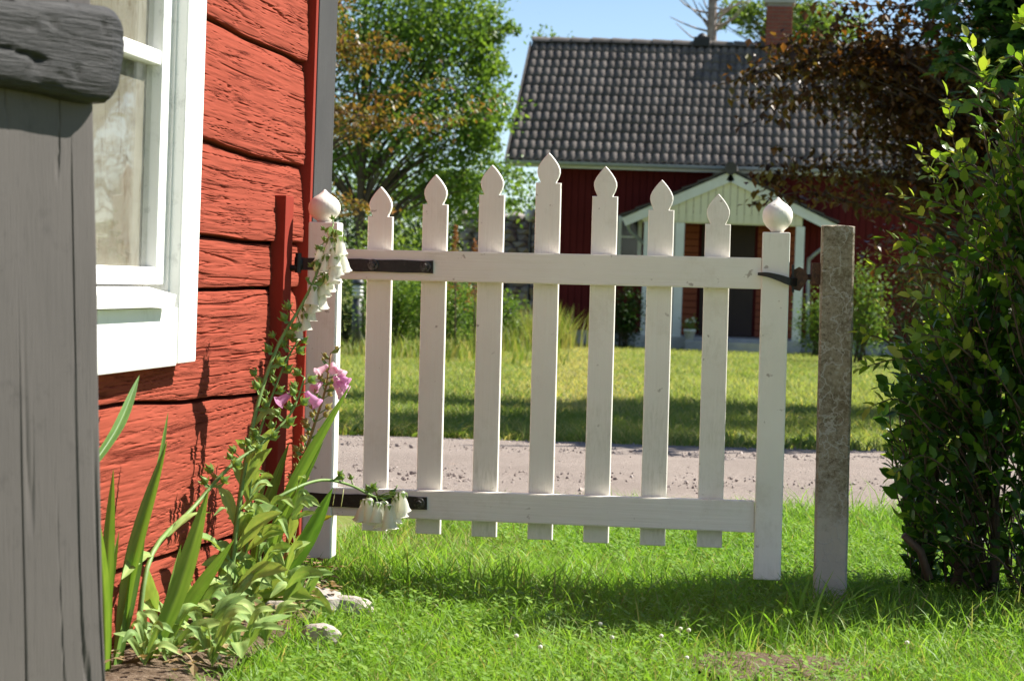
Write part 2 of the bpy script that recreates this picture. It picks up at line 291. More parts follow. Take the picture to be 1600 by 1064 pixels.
# ------------------------------------------------------------------ mesh helpers
def tag(o, label=None, cat=None, group=None, kind=None):
    if label: o['label'] = label
    if cat: o['category'] = cat
    if group: o['group'] = group
    if kind: o['kind'] = kind
    return o
def origin(o):
    p = np.zeros(3)
    while o is not None:
        p = p + np.array(o.location); o = o.parent
    return p
def thing(name, loc, label, cat, group=None):
    o = bpy.data.objects.new(name, None); COL.objects.link(o); o.location = tuple(float(v) for v in loc)
    o.empty_display_size = 0.1
    return tag(o, label, cat, group)
class MB:
    def __init__(s): s.v = []; s.f = []; s.r = []; s.n = 0
    def add(s, V, F, rnd=None):
        V = np.asarray(V, float).reshape(-1, 3)
        if not isinstance(F, (list, tuple)) or (len(F) and not hasattr(F[0], '__len__')): F = [F]
        if isinstance(F, list) and len(F) and not isinstance(F[0], np.ndarray):
            by = {}
            for f in F: by.setdefault(len(f), []).append(f)
            F = [np.array(x) for x in by.values()]
        for a in F: s.f.append(np.asarray(a, np.int64) + s.n)
        s.v.append(V); s.n += len(V)
        s.r.append(np.full(len(V), 0.5) if rnd is None else np.broadcast_to(np.asarray(rnd, float), (len(V),)).copy())
        return s
    def mesh(s, name, mat, smooth=False, off=(0, 0, 0)):
        me = bpy.data.meshes.new(name); V = np.concatenate(s.v) - np.asarray(off)
        me.vertices.add(len(V)); me.vertices.foreach_set('co', V.astype(np.float32).ravel())
        tot = np.concatenate([np.full(len(a), a.shape[1]) for a in s.f]); idx = np.concatenate([a.ravel() for a in s.f])
        me.loops.add(len(idx)); me.loops.foreach_set('vertex_index', idx.astype(np.int32))
        me.polygons.add(len(tot)); st = np.concatenate([[0], np.cumsum(tot)[:-1]])
        me.polygons.foreach_set('loop_start', st.astype(np.int32)); me.polygons.foreach_set('loop_total', tot.astype(np.int32))
        me.polygons.foreach_set('use_smooth', np.full(len(tot), bool(smooth)))
        at = me.attributes.new('rnd', 'FLOAT', 'POINT'); at.data.foreach_set('value', np.concatenate(s.r).astype(np.float32))
        me.materials.append(M[mat]); me.update(calc_edges=True); me.validate()
        return me
    def build(s, name, mat, parent=None, smooth=False, loc=None):
        """one mesh object; its vertices are given in world space"""
        off = origin(parent) if parent is not None else np.zeros(3)
        lo = np.zeros(3) if loc is None else np.asarray(loc, float) - off
        me = s.mesh(name, mat, smooth, off + lo)
        o = bpy.data.objects.new(name, me); COL.objects.link(o); o.parent = parent; o.location = tuple(lo)
        return o
def inst(name, me, parent, loc, rot=None, scale=None):
    o = bpy.data.objects.new(name, me); COL.objects.link(o); o.parent = parent
    o.location = tuple(np.asarray(loc, float) - (origin(parent) if parent is not None else 0))
    if rot is not None: o.rotation_euler = rot
    if scale is not None: o.scale = scale
    return o
def box_arr(c, ax, ay, az, sx, sy, sz, bev=0.0):
    bm = bmesh.new(); bmesh.ops.create_cube(bm, size=1.0)
    for v in bm.verts: v.co = Vector((v.co.x*sx, v.co.y*sy, v.co.z*sz))
    if bev > 0: bmesh.ops.bevel(bm, geom=list(bm.edges), offset=bev, segments=2, affect='EDGES', profile=0.6)
    bm.verts.index_update()
    V = np.array([v.co[:] for v in bm.verts]); F = [[v.index for v in f.verts] for f in bm.faces]; bm.free()
    A = np.array([ax, ay, az], float)
    return np.asarray(c) + V @ A, F
EX, EY, EZ = np.eye(3)
def box(mb, x0, x1, y0, y1, z0, z1, bev=0.0):
    V, F = box_arr(((x0+x1)/2, (y0+y1)/2, (z0+z1)/2), EX, EY, EZ, x1-x0, y1-y0, z1-z0, bev); mb.add(V, F); return mb
def obox(mb, a, b, width, thick, side, bev=0.0):
    """a bar from a to b; width along side, thickness across"""
    a = np.asarray(a, float); b = np.asarray(b, float); z = b-a; L = np.linalg.norm(z); z = z/L
    x = np.asarray(side, float); x = x - z*np.dot(x, z); x /= np.linalg.norm(x); y = np.cross(z, x)
    V, F = box_arr((a+b)/2, x, y, z, width, thick, L, bev); mb.add(V, F); return mb
def prism(mb, poly, dvec):
    """outline (n,3) pushed along dvec"""
    P = np.asarray(poly, float); n = len(P); V = np.concatenate([P, P+np.asarray(dvec)])
    F = [list(range(n)), list(range(2*n-1, n-1, -1))] + [[i, i+n, (i+1) % n+n, (i+1) % n][::-1] for i in range(n)]
    mb.add(V, F); return mb
def tube(mb, pts, rad, n=8, rnd=None, cap=True):
    P = np.asarray(pts, float); m = len(P); rad = np.broadcast_to(np.asarray(rad, float), (m,))
    T = np.gradient(P, axis=0); T /= np.linalg.norm(T, axis=1)[:, None]+1e-12
    ref = np.array([0, 0, 1.0]) if abs(T[0][2]) < 0.9 else np.array([1.0, 0, 0])
    V = []
    for i in range(m):
        s = np.cross(T[i], ref); s /= np.linalg.norm(s)+1e-12; u = np.cross(s, T[i])
        a = np.arange(n)*2*math.pi/n
        V.append(P[i] + rad[i]*(np.cos(a)[:, None]*s + np.sin(a)[:, None]*u))
    V = np.concatenate(V); F = []
    for i in range(m-1):
        for k in range(n): F.append([i*n+k, i*n+(k+1) % n, (i+1)*n+(k+1) % n, (i+1)*n+k])
    if cap: F += [list(range(n))[::-1], [(m-1)*n+k for k in range(n)]]
    mb.add(V, F, rnd); return mb
def spline(pts, n=20):
    """smooth line through the points (Catmull-Rom)"""
    P = np.asarray(pts, float); P = np.concatenate([[2*P[0]-P[1]], P, [2*P[-1]-P[-2]]]); out = []
    for t in np.linspace(0, len(P)-3-1e-6, n):
        i = int(t); f = t-i; a, b, c, d = P[i:i+4]
        out.append(0.5*(2*b + (c-a)*f + (2*a-5*b+4*c-d)*f*f + (3*b-a-3*c+d)*f**3))
    return np.array(out)
def lathe(mb, base, prof, n=24, axis=EZ, rnd=None):
    axis = np.asarray(axis, float)/np.linalg.norm(axis); s = np.cross(axis, EX if abs(axis[0]) < 0.8 else EY); s /= np.linalg.norm(s); u = np.cross(axis, s)
    a = np.arange(n)*2*math.pi/n; V = []
    for r, h in prof: V.append(np.asarray(base) + axis*h + r*(np.cos(a)[:, None]*s + np.sin(a)[:, None]*u))
    m = len(prof); F = [[i*n+k, i*n+(k+1) % n, (i+1)*n+(k+1) % n, (i+1)*n+k] for i in range(m-1) for k in range(n)]
    F += [list(range(n))[::-1], [(m-1)*n+k for k in range(n)]]
    mb.add(np.concatenate(V), F, rnd); return mb
def rock_mesh(mb, c, r, seed, sub=2, rnd=None):
    bm = bmesh.new(); bmesh.ops.create_icosphere(bm, subdivisions=sub, radius=1.0)
    V = np.array([v.co[:] for v in bm.verts]); F = np.array([[v.index for v in f.verts] for f in bm.faces]); bm.free()
    k = 0.75 + 0.6*fbm(V[:, 0]*1.3+seed*7.1, V[:, 1]*1.3+V[:, 2]*1.7+seed*3.3, seed, 3)
    mb.add(np.asarray(c) + V*k[:, None]*np.asarray(r), [F], rnd); return mb
def rand_rot(n, tilt=1.0):
    q = rng.normal(size=(n, 4)); q[:, 1:3] *= tilt; q /= np.linalg.norm(q, axis=1)[:, None]
    a, b, c, d = q.T
    return np.stack([np.stack([1-2*(c*c+d*d), 2*(b*c-a*d), 2*(b*d+a*c)], -1), np.stack([2*(b*c+a*d), 1-2*(b*b+d*d), 2*(c*d-a*b)], -1), np.stack([2*(b*d-a*c), 2*(c*d+a*b), 1-2*(b*b+c*c)], -1)], 1)
# leaf outlines: long axis along +y, folded a little along the midrib
LEAF4 = (np.array([[0, 0, 0], [0.32, 0.45, 0.07], [0, 1, -0.06], [-0.32, 0.45, 0.07]]), np.array([[0, 1, 2], [0, 2, 3]]))
LEAF6 = (np.array([[0, 0, 0], [0.27, 0.28, 0.06], [0.24, 0.66, 0.05], [0, 1, -0.08], [-0.24, 0.66, 0.05], [-0.27, 0.28, 0.06], [0, 0.45, 0]]),
         np.array([[0, 1, 6], [1, 2, 6], [2, 3, 6], [3, 4, 6], [4, 5, 6], [5, 0, 6]]))
MAPLE = (np.array([[0, 0, 0], [.22, .1, .03], [.5, .18, 0], [.34, .36, .05], [.46, .66, 0], [.18, .6, .05], [0, 1, -.08], [-.18, .6, .05], [-.46, .66, 0], [-.34, .36, .05], [-.5, .18, 0], [-.22, .1, .03], [0, .4, .0]]),
         np.array([[i, (i+1) % 12, 12] for i in range(12)]))
def leaves(mb, pos, size, rot=None, tpl=LEAF4, rnd=None):
    n = len(pos); T, F = tpl; size = np.broadcast_to(np.asarray(size, float), (n,))
    if rot is None: rot = rand_rot(n)
    V = np.einsum('nij,kj->nki', rot, T)*size[:, None, None] + np.asarray(pos)[:, None, :]
    FF = (np.arange(n)*len(T))[:, None, None] + F[None]
    r = rng.random(n) if rnd is None else np.asarray(rnd)
    mb.add(V.reshape(-1, 3), [FF.reshape(-1, 3)], np.repeat(r, len(T))); return mb
def frame_from(dirs, ups=None):
    """rotations taking +y to the direction, +z near the up hint"""
    y = dirs/ (np.linalg.norm(dirs, axis=1)[:, None]+1e-9)
    z = np.tile(EZ, (len(y), 1)) if ups is None else ups
    x = np.cross(y, z); x /= np.linalg.norm(x, axis=1)[:, None]+1e-9; z = np.cross(x, y)
    return np.stack([x, y, z], -1)

# ================================================================== THE SETTING
WX = -1.285                       # face of the log wall
GY = 5.57                         # the gate stands in this plane
def road_edge(x, k):
    """y of the near (0) and far (1) edge of the lane"""
    x = np.asarray(x, float)
    b = 7.75 + 0.30*(x+0.5) if k == 0 else 11.35 + 0.30*(x+0.5)
    return b + 0.25*(vn(x*0.9, x*0+3.1*k, 5)-0.5) + 0.12*(vn(x*4, x*0+k, 6)-0.5)
def grid_sheet(xs, ys, zf):
    X, Y = np.meshgrid(xs, ys); Z = zf(X, Y); nx, ny = len(xs), len(ys)
    i = np.arange(ny-1)[:, None]*nx + np.arange(nx-1)[None]; i = i.ravel()
    return np.stack([X, Y, Z], -1).reshape(-1, 3), [np.stack([i, i+1, i+nx+1, i+nx], -1)]
xs = np.concatenate([[-600, -200, -80, -40], np.arange(-20, 20.1, 0.5), [40, 80, 200, 600]])
ys = np.concatenate([[-100, -30, -8], np.arange(-2, 60, 0.5), [80, 120, 300, 1200]])
m = MB(); V, F = grid_sheet(xs, ys, lambda X, Y: gz(X, Y)-0.012); m.add(V, F); tag(m.build('ground', 'turf', smooth=True), kind='structure')
# gravel lane
xr = np.arange(-14, 16, 0.12); nv = 24
Y0, Y1 = road_edge(xr, 0), road_edge(xr, 1)
T = np.linspace(0, 1, nv)[:, None]; YY = Y0[None]*(1-T) + Y1[None]*T; XX = np.broadcast_to(xr, YY.shape)
ZZ = gz(XX, YY) + 0.004 + 0.03*np.sin(T*math.pi)**0.7*(1-0.5*np.exp(-((T-0.28)/0.09)**2)-0.5*np.exp(-((T-0.75)/0.09)**2)) + 0.012*(fbm(XX*3, YY*3, 2)-0.45)
i = (np.arange(nv-1)[:, None]*len(xr) + np.arange(len(xr)-1)[None]).ravel()
m = MB(); m.add(np.stack([XX, YY, ZZ], -1).reshape(-1, 3), [np.stack([i, i+1, i+len(xr)+1, i+len(xr)], -1)])
tag(m.build('gravel_road', 'gravel', smooth=True), kind='structure')
# loose stones on the lane
m = MB(); n = 7500; px_ = rng.uniform(-3.2, 3.4, n); tt = rng.random(n)
py_ = road_edge(px_, 0)*(1-tt) + road_edge(px_, 1)*tt
bm = bmesh.new(); bmesh.ops.create_icosphere(bm, subdivisions=1, radius=1.0); IV = np.array([v.co[:] for v in bm.verts]); IF = np.array([[v.index for v in f.verts] for f in bm.faces]); bm.free()
size = 0.003 + 0.009*rng.random(n)**3 + 0.010*(rng.random(n) > 0.994)
rot = rand_rot(n); V = np.einsum('nij,kj->nki', rot, IV*np.array([1, .8, .6]))*size[:, None, None] + np.stack([px_, py_, gz(px_, py_)+0.03*np.sin(tt*math.pi)**0.7*0.8+0.003], -1)[:, None]
V += rng.normal(size=V.shape)*size[:, None, None]*0.12
m.add(V.reshape(-1, 3), [((np.arange(n)*len(IV))[:, None, None]+IF[None]).reshape(-1, 3)])
tag(m.build('loose_gravel', 'pebble'), 'loose small stones scattered over the pinkish gravel lane', 'gravel', kind='stuff')

# garden bed along the log wall
def bed_x(y):
    y = np.asarray(y, float)
    return WX + 0.275 + 0.05*(vn(y*5, y*0, 9)-0.5) - 0.14*np.clip((y-5.0)/0.6, 0, 1)
ysb = np.arange(2.6, 5.55, 0.05); us = np.linspace(0, 1, 10)
P = np.array([[[WX-0.05 + (bed_x(y)-WX+0.05)*u, y, 0.006+0.012*math.sin(u*math.pi)+0.016*float(fbm(y*6, u*4, 4))] for u in us] for y in ysb])
i = (np.arange(len(ysb)-1)[:, None]*len(us)+np.arange(len(us)-1)[None]).ravel()
m = MB(); m.add(P.reshape(-1, 3), [np.stack([i, i+1, i+len(us)+1, i+len(us)], -1)]); tag(m.build('garden_bed', 'soil', smooth=True), kind='structure')

# ================================================================== GRASS
def blades(mb, base, h, wdt, az, lean, rnd, seg=3):
    n = len(base); d = np.stack([np.cos(az), np.sin(az), np.zeros(n)], -1); s = np.stack([-np.sin(az), np.cos(az), np.zeros(n)], -1)
    fa = rng.uniform(0, 2*math.pi, n); s = np.stack([np.cos(fa), np.sin(fa), np.zeros(n)], -1)
    L = []; ts = np.linspace(0, 1, seg+1)
    for k, t in enumerate(ts):
        c = base + d*(lean*h*t**2)[:, None] + EZ*(h*(t-0.25*lean*t**2))[:, None]
        if k < seg:
            wd = (wdt*(1-t*0.75))[:, None]*s*0.5; L += [c-wd, c+wd]
        else: L.append(c)
    V = np.stack(L, 1); k = V.shape[1]; F = []
    for j in range(seg-1): F += [[2*j, 2*j+1, 2*j+3], [2*j, 2*j+3, 2*j+2]]
    F.append([2*seg-2, 2*seg-1, 2*seg]); F = np.array(F)
    mb.add(V.reshape(-1, 3), [((np.arange(n)*k)[:, None, None]+F[None]).reshape(-1, 3)], np.repeat(rnd, k)); return mb
def scatter_rect(n, x0, x1, y0, y1): return rng.uniform(x0, x1, n), rng.uniform(y0, y1, n)
n = 150000; x, y = scatter_rect(n, -1.3, 2.2, 3.6, 8.9)
inview = (x > -0.62*(y-0.2)*0.62 - 0.1) & (x < 0.14*y+0.75)
keep = (y < road_edge(x, 0)+rng.normal(size=n)*0.06) & (x > np.where(y < 5.45, bed_x(y)-0.02+rng.normal(size=n)*0.03, WX)) & inview
# a worn, thin patch on the path under the gate
pl = at_g(600, 850); pb = at_g(870, 925); pr = at_g(1210, 1040)
def near(p, r): return np.exp(-(((x-p[0])/r)**2 + ((y-p[1])/(r*1.6))**2))
wear = 0.75*near(pl, 0.16) + 0.7*near(pb, 0.10) + 0.95*near(pr, 0.17)
keep &= rng.random(n) > wear
x, y, wear = x[keep], y[keep], wear[keep]; n = len(x)
patch = fbm(x*2.3, y*2.3, 11, 3)
h = 0.028 + 0.05*rng.random(n)*(0.55+0.9*patch)
tall = np.exp(-((y-GY)/0.28)**2)*0.5 + 0.6*np.exp(-((y-road_edge(x, 0)+0.25)/0.25)**2) + 0.9*np.exp(-((x-1.05)/0.3)**2-((y-5.3)/0.5)**2)
h *= 1+tall*rng.random(n)
dry = 0.10 + 0.35*np.exp(-(((x-pl[0]-0.1)/0.30)**2+((y-pl[1])/0.7)**2)) + wear*0.3
rn = np.where(rng.random(n) < dry, rng.random(n)*0.22, 0.28+0.72*np.clip(0.35*rng.random(n)+patch*0.75, 0, 1))
m = MB(); blades(m, np.stack([x, y, gz(x, y)-0.012], -1), h, 0.0028+0.0028*rng.random(n), rng.uniform(0, 6.283, n), 0.35+0.95*rng.random(n), rn)
tag(m.build('lawn_grass', 'grass', smooth=True), 'bright green lawn grass growing around and beneath the white gate', 'grass', kind='stuff')
# bare trodden soil in the near lawn
m = MB(); a_ = np.linspace(0, 2*math.pi, 40, endpoint=False); Vs = [np.array([pr[0], pr[1], .012])]
for rr_ in (.35, .7, 1.0):
    q_ = rr_*(0.8+0.5*vn(np.cos(a_)*2+5, np.sin(a_)*2+5, 77)); Vs += [np.array([pr[0]+.23*q_[i]*math.cos(a_[i]), pr[1]+.16*q_[i]*math.sin(a_[i]), .012*(1-rr_**2)-.004+.006*float(vn(a_[i]*4, rr_*9, 3))]) for i in range(40)]
Fs = [[0, 1+i, 1+(i+1) % 40] for i in range(40)]+[[1+40*k+i, 41+40*k+i, 41+40*k+(i+1) % 40, 1+40*k+(i+1) % 40] for k in range(2) for i in range(40)]
m.add(np.array(Vs), Fs); tag(m.build('bare_soil', 'soil', smooth=True), kind='structure')
# longer tufts: by the gate post, along the shrub and in front of the stone post
m = MB()
def tuft(px, py, cnt, hh, spread, dryp=0.1, wd=0.005):
    p = at_g(px, py); r = rng.normal(size=(cnt, 2))*spread
    b = np.stack([p[0]+r[:, 0], p[1]+r[:, 1], np.full(cnt, -0.01)], -1)
    rr = np.where(rng.random(cnt) < dryp, 0.1, 0.45+0.55*rng.random(cnt))
    blades(m, b, hh*(0.5+0.7*rng.random(cnt)), wd*(0.7+0.6*rng.random(cnt)), rng.uniform(0, 6.283, cnt), 0.2+0.9*rng.random(cnt), rr, 4)
for a in [(530, 890, 120, .13, .07), (570, 890, 120, .14, .08), (620, 895, 130, .13, .09), (680, 905, 120, .12, .1), (760, 915, 140, .11, .1), (800, 930, 90, .10, .1), (900, 925, 110, .10, .1), (990, 905, 100, .10, .1), (1080, 920, 90, .09, .1),
          (1275, 985, 16, .15, .05, 0, .011), (1240, 960, 60, .10, .08), (1330, 975, 90, .12, .1), (1430, 985, 110, .10, .12), (1520, 985, 120, .11, .14), (1580, 985, 90, .11, .1), (1180, 1000, 80, .10, .1), (1120, 1000, 60, .10, .1), (1390, 1010, 60, .08, .1), (1460, 1020, 60, .09, .1),
          (480, 1000, 40, .08, .06), (560, 975, 50, .09, .06), (1250, 800, 60, .12, .12), (1390, 800, 60, .12, .15), (1330, 940, 60, .09, .06), (1285, 935, 40, .08, .05)]: tuft(*a)
tag(m.build('grass_tufts', 'grass', smooth=True), 'taller uncut grass tufts under the gate and in front of the shrub', 'grass', kind='stuff')
# clover and small broad leaves in the turf
m = MB(); n = 5500; x, y = scatter_rect(n, -0.95, 2.0, 3.7, 7.2)
k = (fbm(x*1.9, y*1.9, 21, 3) > 0.44) & (x > bed_x(y)) & (x < 0.14*y+0.7); x, y = x[k], y[k]; n = len(x)
CL = []; 
for j in range(3):
    a = j*2.094+rng.uniform(0, .4, n); d = np.stack([np.cos(a), np.sin(a), 0.25+0.2*rng.random(n)], -1)
    leaves(m, np.stack([x, y, 0.022+0.022*rng.random(n)], -1), 0.013+0.006*rng.random(n), frame_from(d), LEAF6)
tag(m.build('clover_leaves', 'clover', smooth=True), 'low clover leaves mixed into the near lawn', 'clover', kind='stuff')
m = MB()
for (px, py) in [(806, 1020), (843, 1038), (955, 1022), (1032, 1020), (1072, 1055), (937, 1000), (1075, 1010), (1062, 1008), (1416, 1030), (340, 1056)]:
    p = at_g(px, py); c = p+EZ*0.036
    rock_mesh(m, c, np.array([.0055, .0055, .005]), int(px), 1)
    tube(m, [p, c], 0.0008, 4)
tag(m.build('clover_flowers', 'cloverhead', smooth=False), 'small white clover heads dotted over the near lawn', 'clover', kind='stuff')
# meadow beyond the lane
n = 150000; y = 11+30*rng.random(n)**1.35; x = rng.uniform(-1, 1, n)*(0.25*y)+(-0.11*y)
k = y > road_edge(x, 1)-0.05+rng.normal(size=n)*0.08; x, y = x[k], y[k]; n = len(x); patch = fbm(x*0.5, y*0.5, 31, 3)
verge = np.exp(-((y-road_edge(x, 1)-0.1)/0.35)**2)
h = (0.03+0.05*rng.random(n)*(0.4+patch))*(1+1.3*verge*rng.random(n))
pathx = at_g(905, 600); dryp = 0.10+0.9*np.clip(fbm(x*0.35, y*0.35, 37, 3)-0.5, 0, 1)*2+0.75*np.exp(-((x-pathx[0]+0.09*(y-pathx[1]))/0.45)**2)*(y > 14.5)
rn = np.where(rng.random(n) < dryp, 0.05, 0.3+0.7*np.clip((patch-.25)*1.5+0.3*rng.random(n), 0, 1))
m = MB(); blades(m, np.stack([x, y, gz(x, y)-0.012], -1), h, 0.006+0.006*rng.random(n), rng.uniform(0, 6.283, n), 0.5+0.9*rng.random(n), rn, 2)
tag(m.build('meadow_grass', 'fargrass', smooth=True), 'sunlit and shaded grass between the gravel lane and the far red house', 'grass', kind='stuff')
# broad weeds along the far verge
m = MB(); n = 900; x = rng.uniform(-4.2, 2.6, n); x = x[vn(x*1.7, x*0, 88) > .42]; n = len(x); y = road_edge(x, 1)+np.abs(rng.normal(size=n))*0.3
d = np.stack([rng.normal(size=n), rng.normal(size=n), 0.8+0.6*rng.random(n)], -1)
leaves(m, np.stack([x, y, gz(x, y)], -1), 0.03+0.05*rng.random(n), frame_from(d), LEAF6)
tag(m.build('verge_weeds', 'paleleaf', smooth=True), 'broad leafy weeds along the far edge of the gravel lane', 'weeds', kind='stuff')

# ================================================================== THE RED LOG CABIN
cabin = thing('log_cabin', (WX-1.5, 4.0, 0), 'red painted log cabin with rough cracked timbers and a white framed window', 'house')
YC = float(at_x(476, 150, WX)[1])                 # corner of the log wall
# joints between the logs: two pixels on each line -> heights at two places of the wall
jl = [((159, 900), (331, 851)), ((159, 637), (405, 615)), ((310, 453), (411, 450)), ((310, 370), (416, 375.5)), ((320, 220), (470, 262)), ((326, 30.5), (477, 100))]
joints = []
for a, b in jl:
    A = at_x(*a, WX); B = at_x(*b, WX); s = (B[2]-A[2])/(B[1]-A[1]); joints.append((A[2]-s*A[1], s))
g0 = joints[0]
joints = [(-0.03, 0.0)] + joints
c, s = joints[-1]
for k in range(3): joints.append((c+0.25*(k+1), s*(0.6-0.25*k)))
# window opening on the wall (pixels brought to the level of y = 300)
def wy(px, py=300): return float(at_x(px+(300-py)*-0.0, py, WX)[1])
wp = lambda px, dx: float(at_x(px, 300, WX+dx)[1])
CAS_OUT, CAS_IN = wp(314.5, .044), wp(286.5, .044); REV = wp(273, .02); SASH = wp(269.0, .012); PANE = wp(248, .012)
zcas_b = float(at_x(232, 574, WX+.044)[2]); zsill_b = float(at_x(225, 481, WX+.066)[2]); zsill_t = float(at_x(225, 448, WX+.012)[2]); zpane_b = float(at_x(200, 416, WX+.012)[2])
zmun = float(at_x(228, 82, WX+.01)[2])
WTOP = 2.05
ya, yb = 2.3, YC
yl = np.concatenate([np.linspace(ya, 3.9, 40, endpoint=False), np.linspace(3.9, yb, 330)])
nvv = 120
for k in range(len(joints)-1):
    (c0, s0), (c1, s1) = joints[k], joints[k+1]; nvv = 110 if k < 7 else 30
    wob = lambda c, kk: 0.012*(vn(yl*2.1, yl*0+kk*3.7, 40)-0.5)+0.006*(vn(yl*7, yl*0+kk*1.9, 41)-0.5)
    zlo = c0+s0*yl+wob(c0, k); zhi = c1+s1*yl+wob(c1, k+1)
    v = np.linspace(0, 1, nvv); v = 0.5-0.5*np.cos(v*math.pi*0.9+0.05*math.pi*1.0)*1.0; v = (v-v[0])/(v[-1]-v[0]); v = 0.35*v+0.65*np.linspace(0, 1, nvv)
    Yg, Vg = np.meshgrid(yl, v); Zg = zlo[None]*(1-Vg)+zhi[None]*Vg
    H = (zhi-zlo)[None]
    ez = np.minimum(Vg, 1-Vg)*H                                        # distance to the joint
    X = WX-0.010 + 0.007*(1-(2*Vg-1)**6) + (0.004+0.010*vn(Yg*0.8, Yg*0+k, 43)**2+(0.008 if k in (4, 5) else 0))*(1-Vg)
    X -= 0.045*np.clip(1-ez/0.0055, 0, 1)**1.5
    X += 0.0035*(fbm(Yg*1.3, Zg*6+k*9, 50+k, 3)-0.45)                   # axe-hewn waves
    wz = Zg*1.0 + 0.017*(fbm(Yg*1.4+k, Zg*2, 60+k, 2)-0.4)
    for (fy, fz, dep, wid, sd) in ((0.33, 14, 0.012, 0.016, 70), (0.7, 34, 0.007, 0.026, 71), (1.4, 75, 0.0042, 0.045, 72), (2.4, 140, 0.0030, 0.075, 73), (4.5, 200, 0.0020, 0.11, 74)):
        r = vn(Yg*fy+k*5.3, wz*fz, sd+k)-0.5; gate = np.clip((vn(Yg*fy*1.6+9, wz*fz*0.5, sd+k+30)-0.42)*4, 0, 1)
        X -= dep*np.clip(1-np.abs(r)/wid, 0, 1)**1.5*gate
    X += 0.0018*(vn(Yg*7, wz*170, 81+k)-0.5)
    hole = (Yg < CAS_IN+0.05) & (Yg > 3.3) & (Zg > zcas_b+0.04) & (Zg < WTOP-0.1)
    X = np.where(hole, WX-0.2, X)
    nx, ny = len(yl), nvv
    idx = (np.arange(ny-1)[:, None]*nx+np.arange(nx-1)[None]).ravel()
    V = np.stack([X, Yg, Zg], -1).reshape(-1, 3)
    m = MB(); m.add(V, [np.stack([idx, idx+1, idx+nx+1, idx+nx], -1)])
    # hewn log end and back, so that the log is a solid timber
    e = [V[j*nx+nx-1] for j in range(0, ny, 8)]; ne = len(e); Vb = [np.array([WX-0.16, p[1], p[2]]) for p in e]
    m.add(np.array(e+Vb), [[a, a+1, ne+a+1, ne+a] for a in range(ne-1)])
    m.build('log', 'falu', cabin, smooth=False)
m = MB(); box(m, WX-0.45, WX-0.19, ya-0.2, yb+0.25, -0.05, 2.6); m.build('inner_wall', 'dark_in', cabin)
m = MB(); box(m, WX-3.2, WX-0.46, yb+0.02, yb+0.24, -0.05, 2.6); m.build('gable_wall', 'falu', cabin)
# corner boards: red edge towards the gate, grey face towards the lane
yq = at_x(487, 150, WX+0.03)[1]
pA = at_y(480, 150, YC+0.005); pB = at_y(490.5, 150, YC+0.005)
yG = float(at_x(523.5, 150, pB[0]+0.003)[1])
m = MB(); box(m, WX-0.05, pB[0], YC+0.002, YC+0.03, -0.02, 2.6, 0.003); m.build('corner_board', 'red_board', cabin)
m = MB(); box(m, WX-0.05, pB[0]+0.003, YC+0.031, yG, -0.02, 2.6, 0.005)
o = m.build('corner_board', 'grey_board', cabin); o['label'] = 'dark grey weathered corner board'
# window
win = bpy.data.objects.new('window', None); COL.objects.link(win); win.parent = cabin; win.location = tuple(np.array([WX, (3.4+CAS_OUT)/2, zcas_b])-origin(cabin))
def wbox(name, x0, x1, y0, y1, z0, z1, mat='win_white', bev=0.004):
    mm = MB(); box(mm, WX+x0, WX+x1, y0, y1, z0, z1, bev); return mm.build(name, mat, win)
wbox('casing', -0.02, 0.044, CAS_IN, CAS_OUT, zcas_b, WTOP)
wbox('casing', -0.02, 0.042, 3.2, CAS_IN-0.002, zcas_b-0.004, zsill_b-0.003)
wbox('casing', -0.02, 0.044, 3.2, 3.36, zcas_b, WTOP)
wbox('casing', -0.02, 0.042, 3.362, CAS_IN-0.002, WTOP-0.13, WTOP)
wbox('reveal', -0.10, 0.020, REV+0.004, CAS_IN-0.003, zsill_t-0.01, WTOP-0.13)
# worn sill, sloping outwards
A = [WX-0.06, WX+0.062, WX+0.066, WX-0.06]
mm = MB(); P = np.array([[WX-0.06, 3.3, zsill_b], [WX+0.066, 3.3, zsill_b], [WX+0.070, 3.3, zsill_b+0.024], [WX+0.01, 3.3, zsill_t+0.000], [WX-0.06, 3.3, zsill_t+0.003]]); prism(mm, P, (0, wp(278, .066)-3.3, 0)); mm.build('sill', 'win_white', win)
sash = MB(); box(sash, WX-0.0345, WX+0.012, PANE, SASH, zsill_t+0.004, WTOP-0.14, 0.004); sash.build('sash_frame', 'win_white', win)
wbox('sash_frame', -0.033, 0.012, 3.5, PANE-0.002, zsill_t+0.004, zpane_b)
wbox('sash_frame', -0.033, 0.012, 3.42, 3.498, zsill_t+0.004, WTOP-0.14)
wbox('muntin', -0.025, 0.010, 3.5, PANE-0.002, zmun-0.015, zmun+0.015)
wbox('pane', -0.012, -0.009, 3.5, PANE-0.001, zpane_b+0.001, zmun-0.016, 'glass', 0)
wbox('pane', -0.012, -0.009, 3.5, PANE-0.001, zmun+0.016, WTOP-0.145, 'glass', 0)
wbox('inner_blind', -0.034, -0.020, 3.42, PANE+0.03, zsill_t-0.02, WTOP-0.14, 'blind', 0)

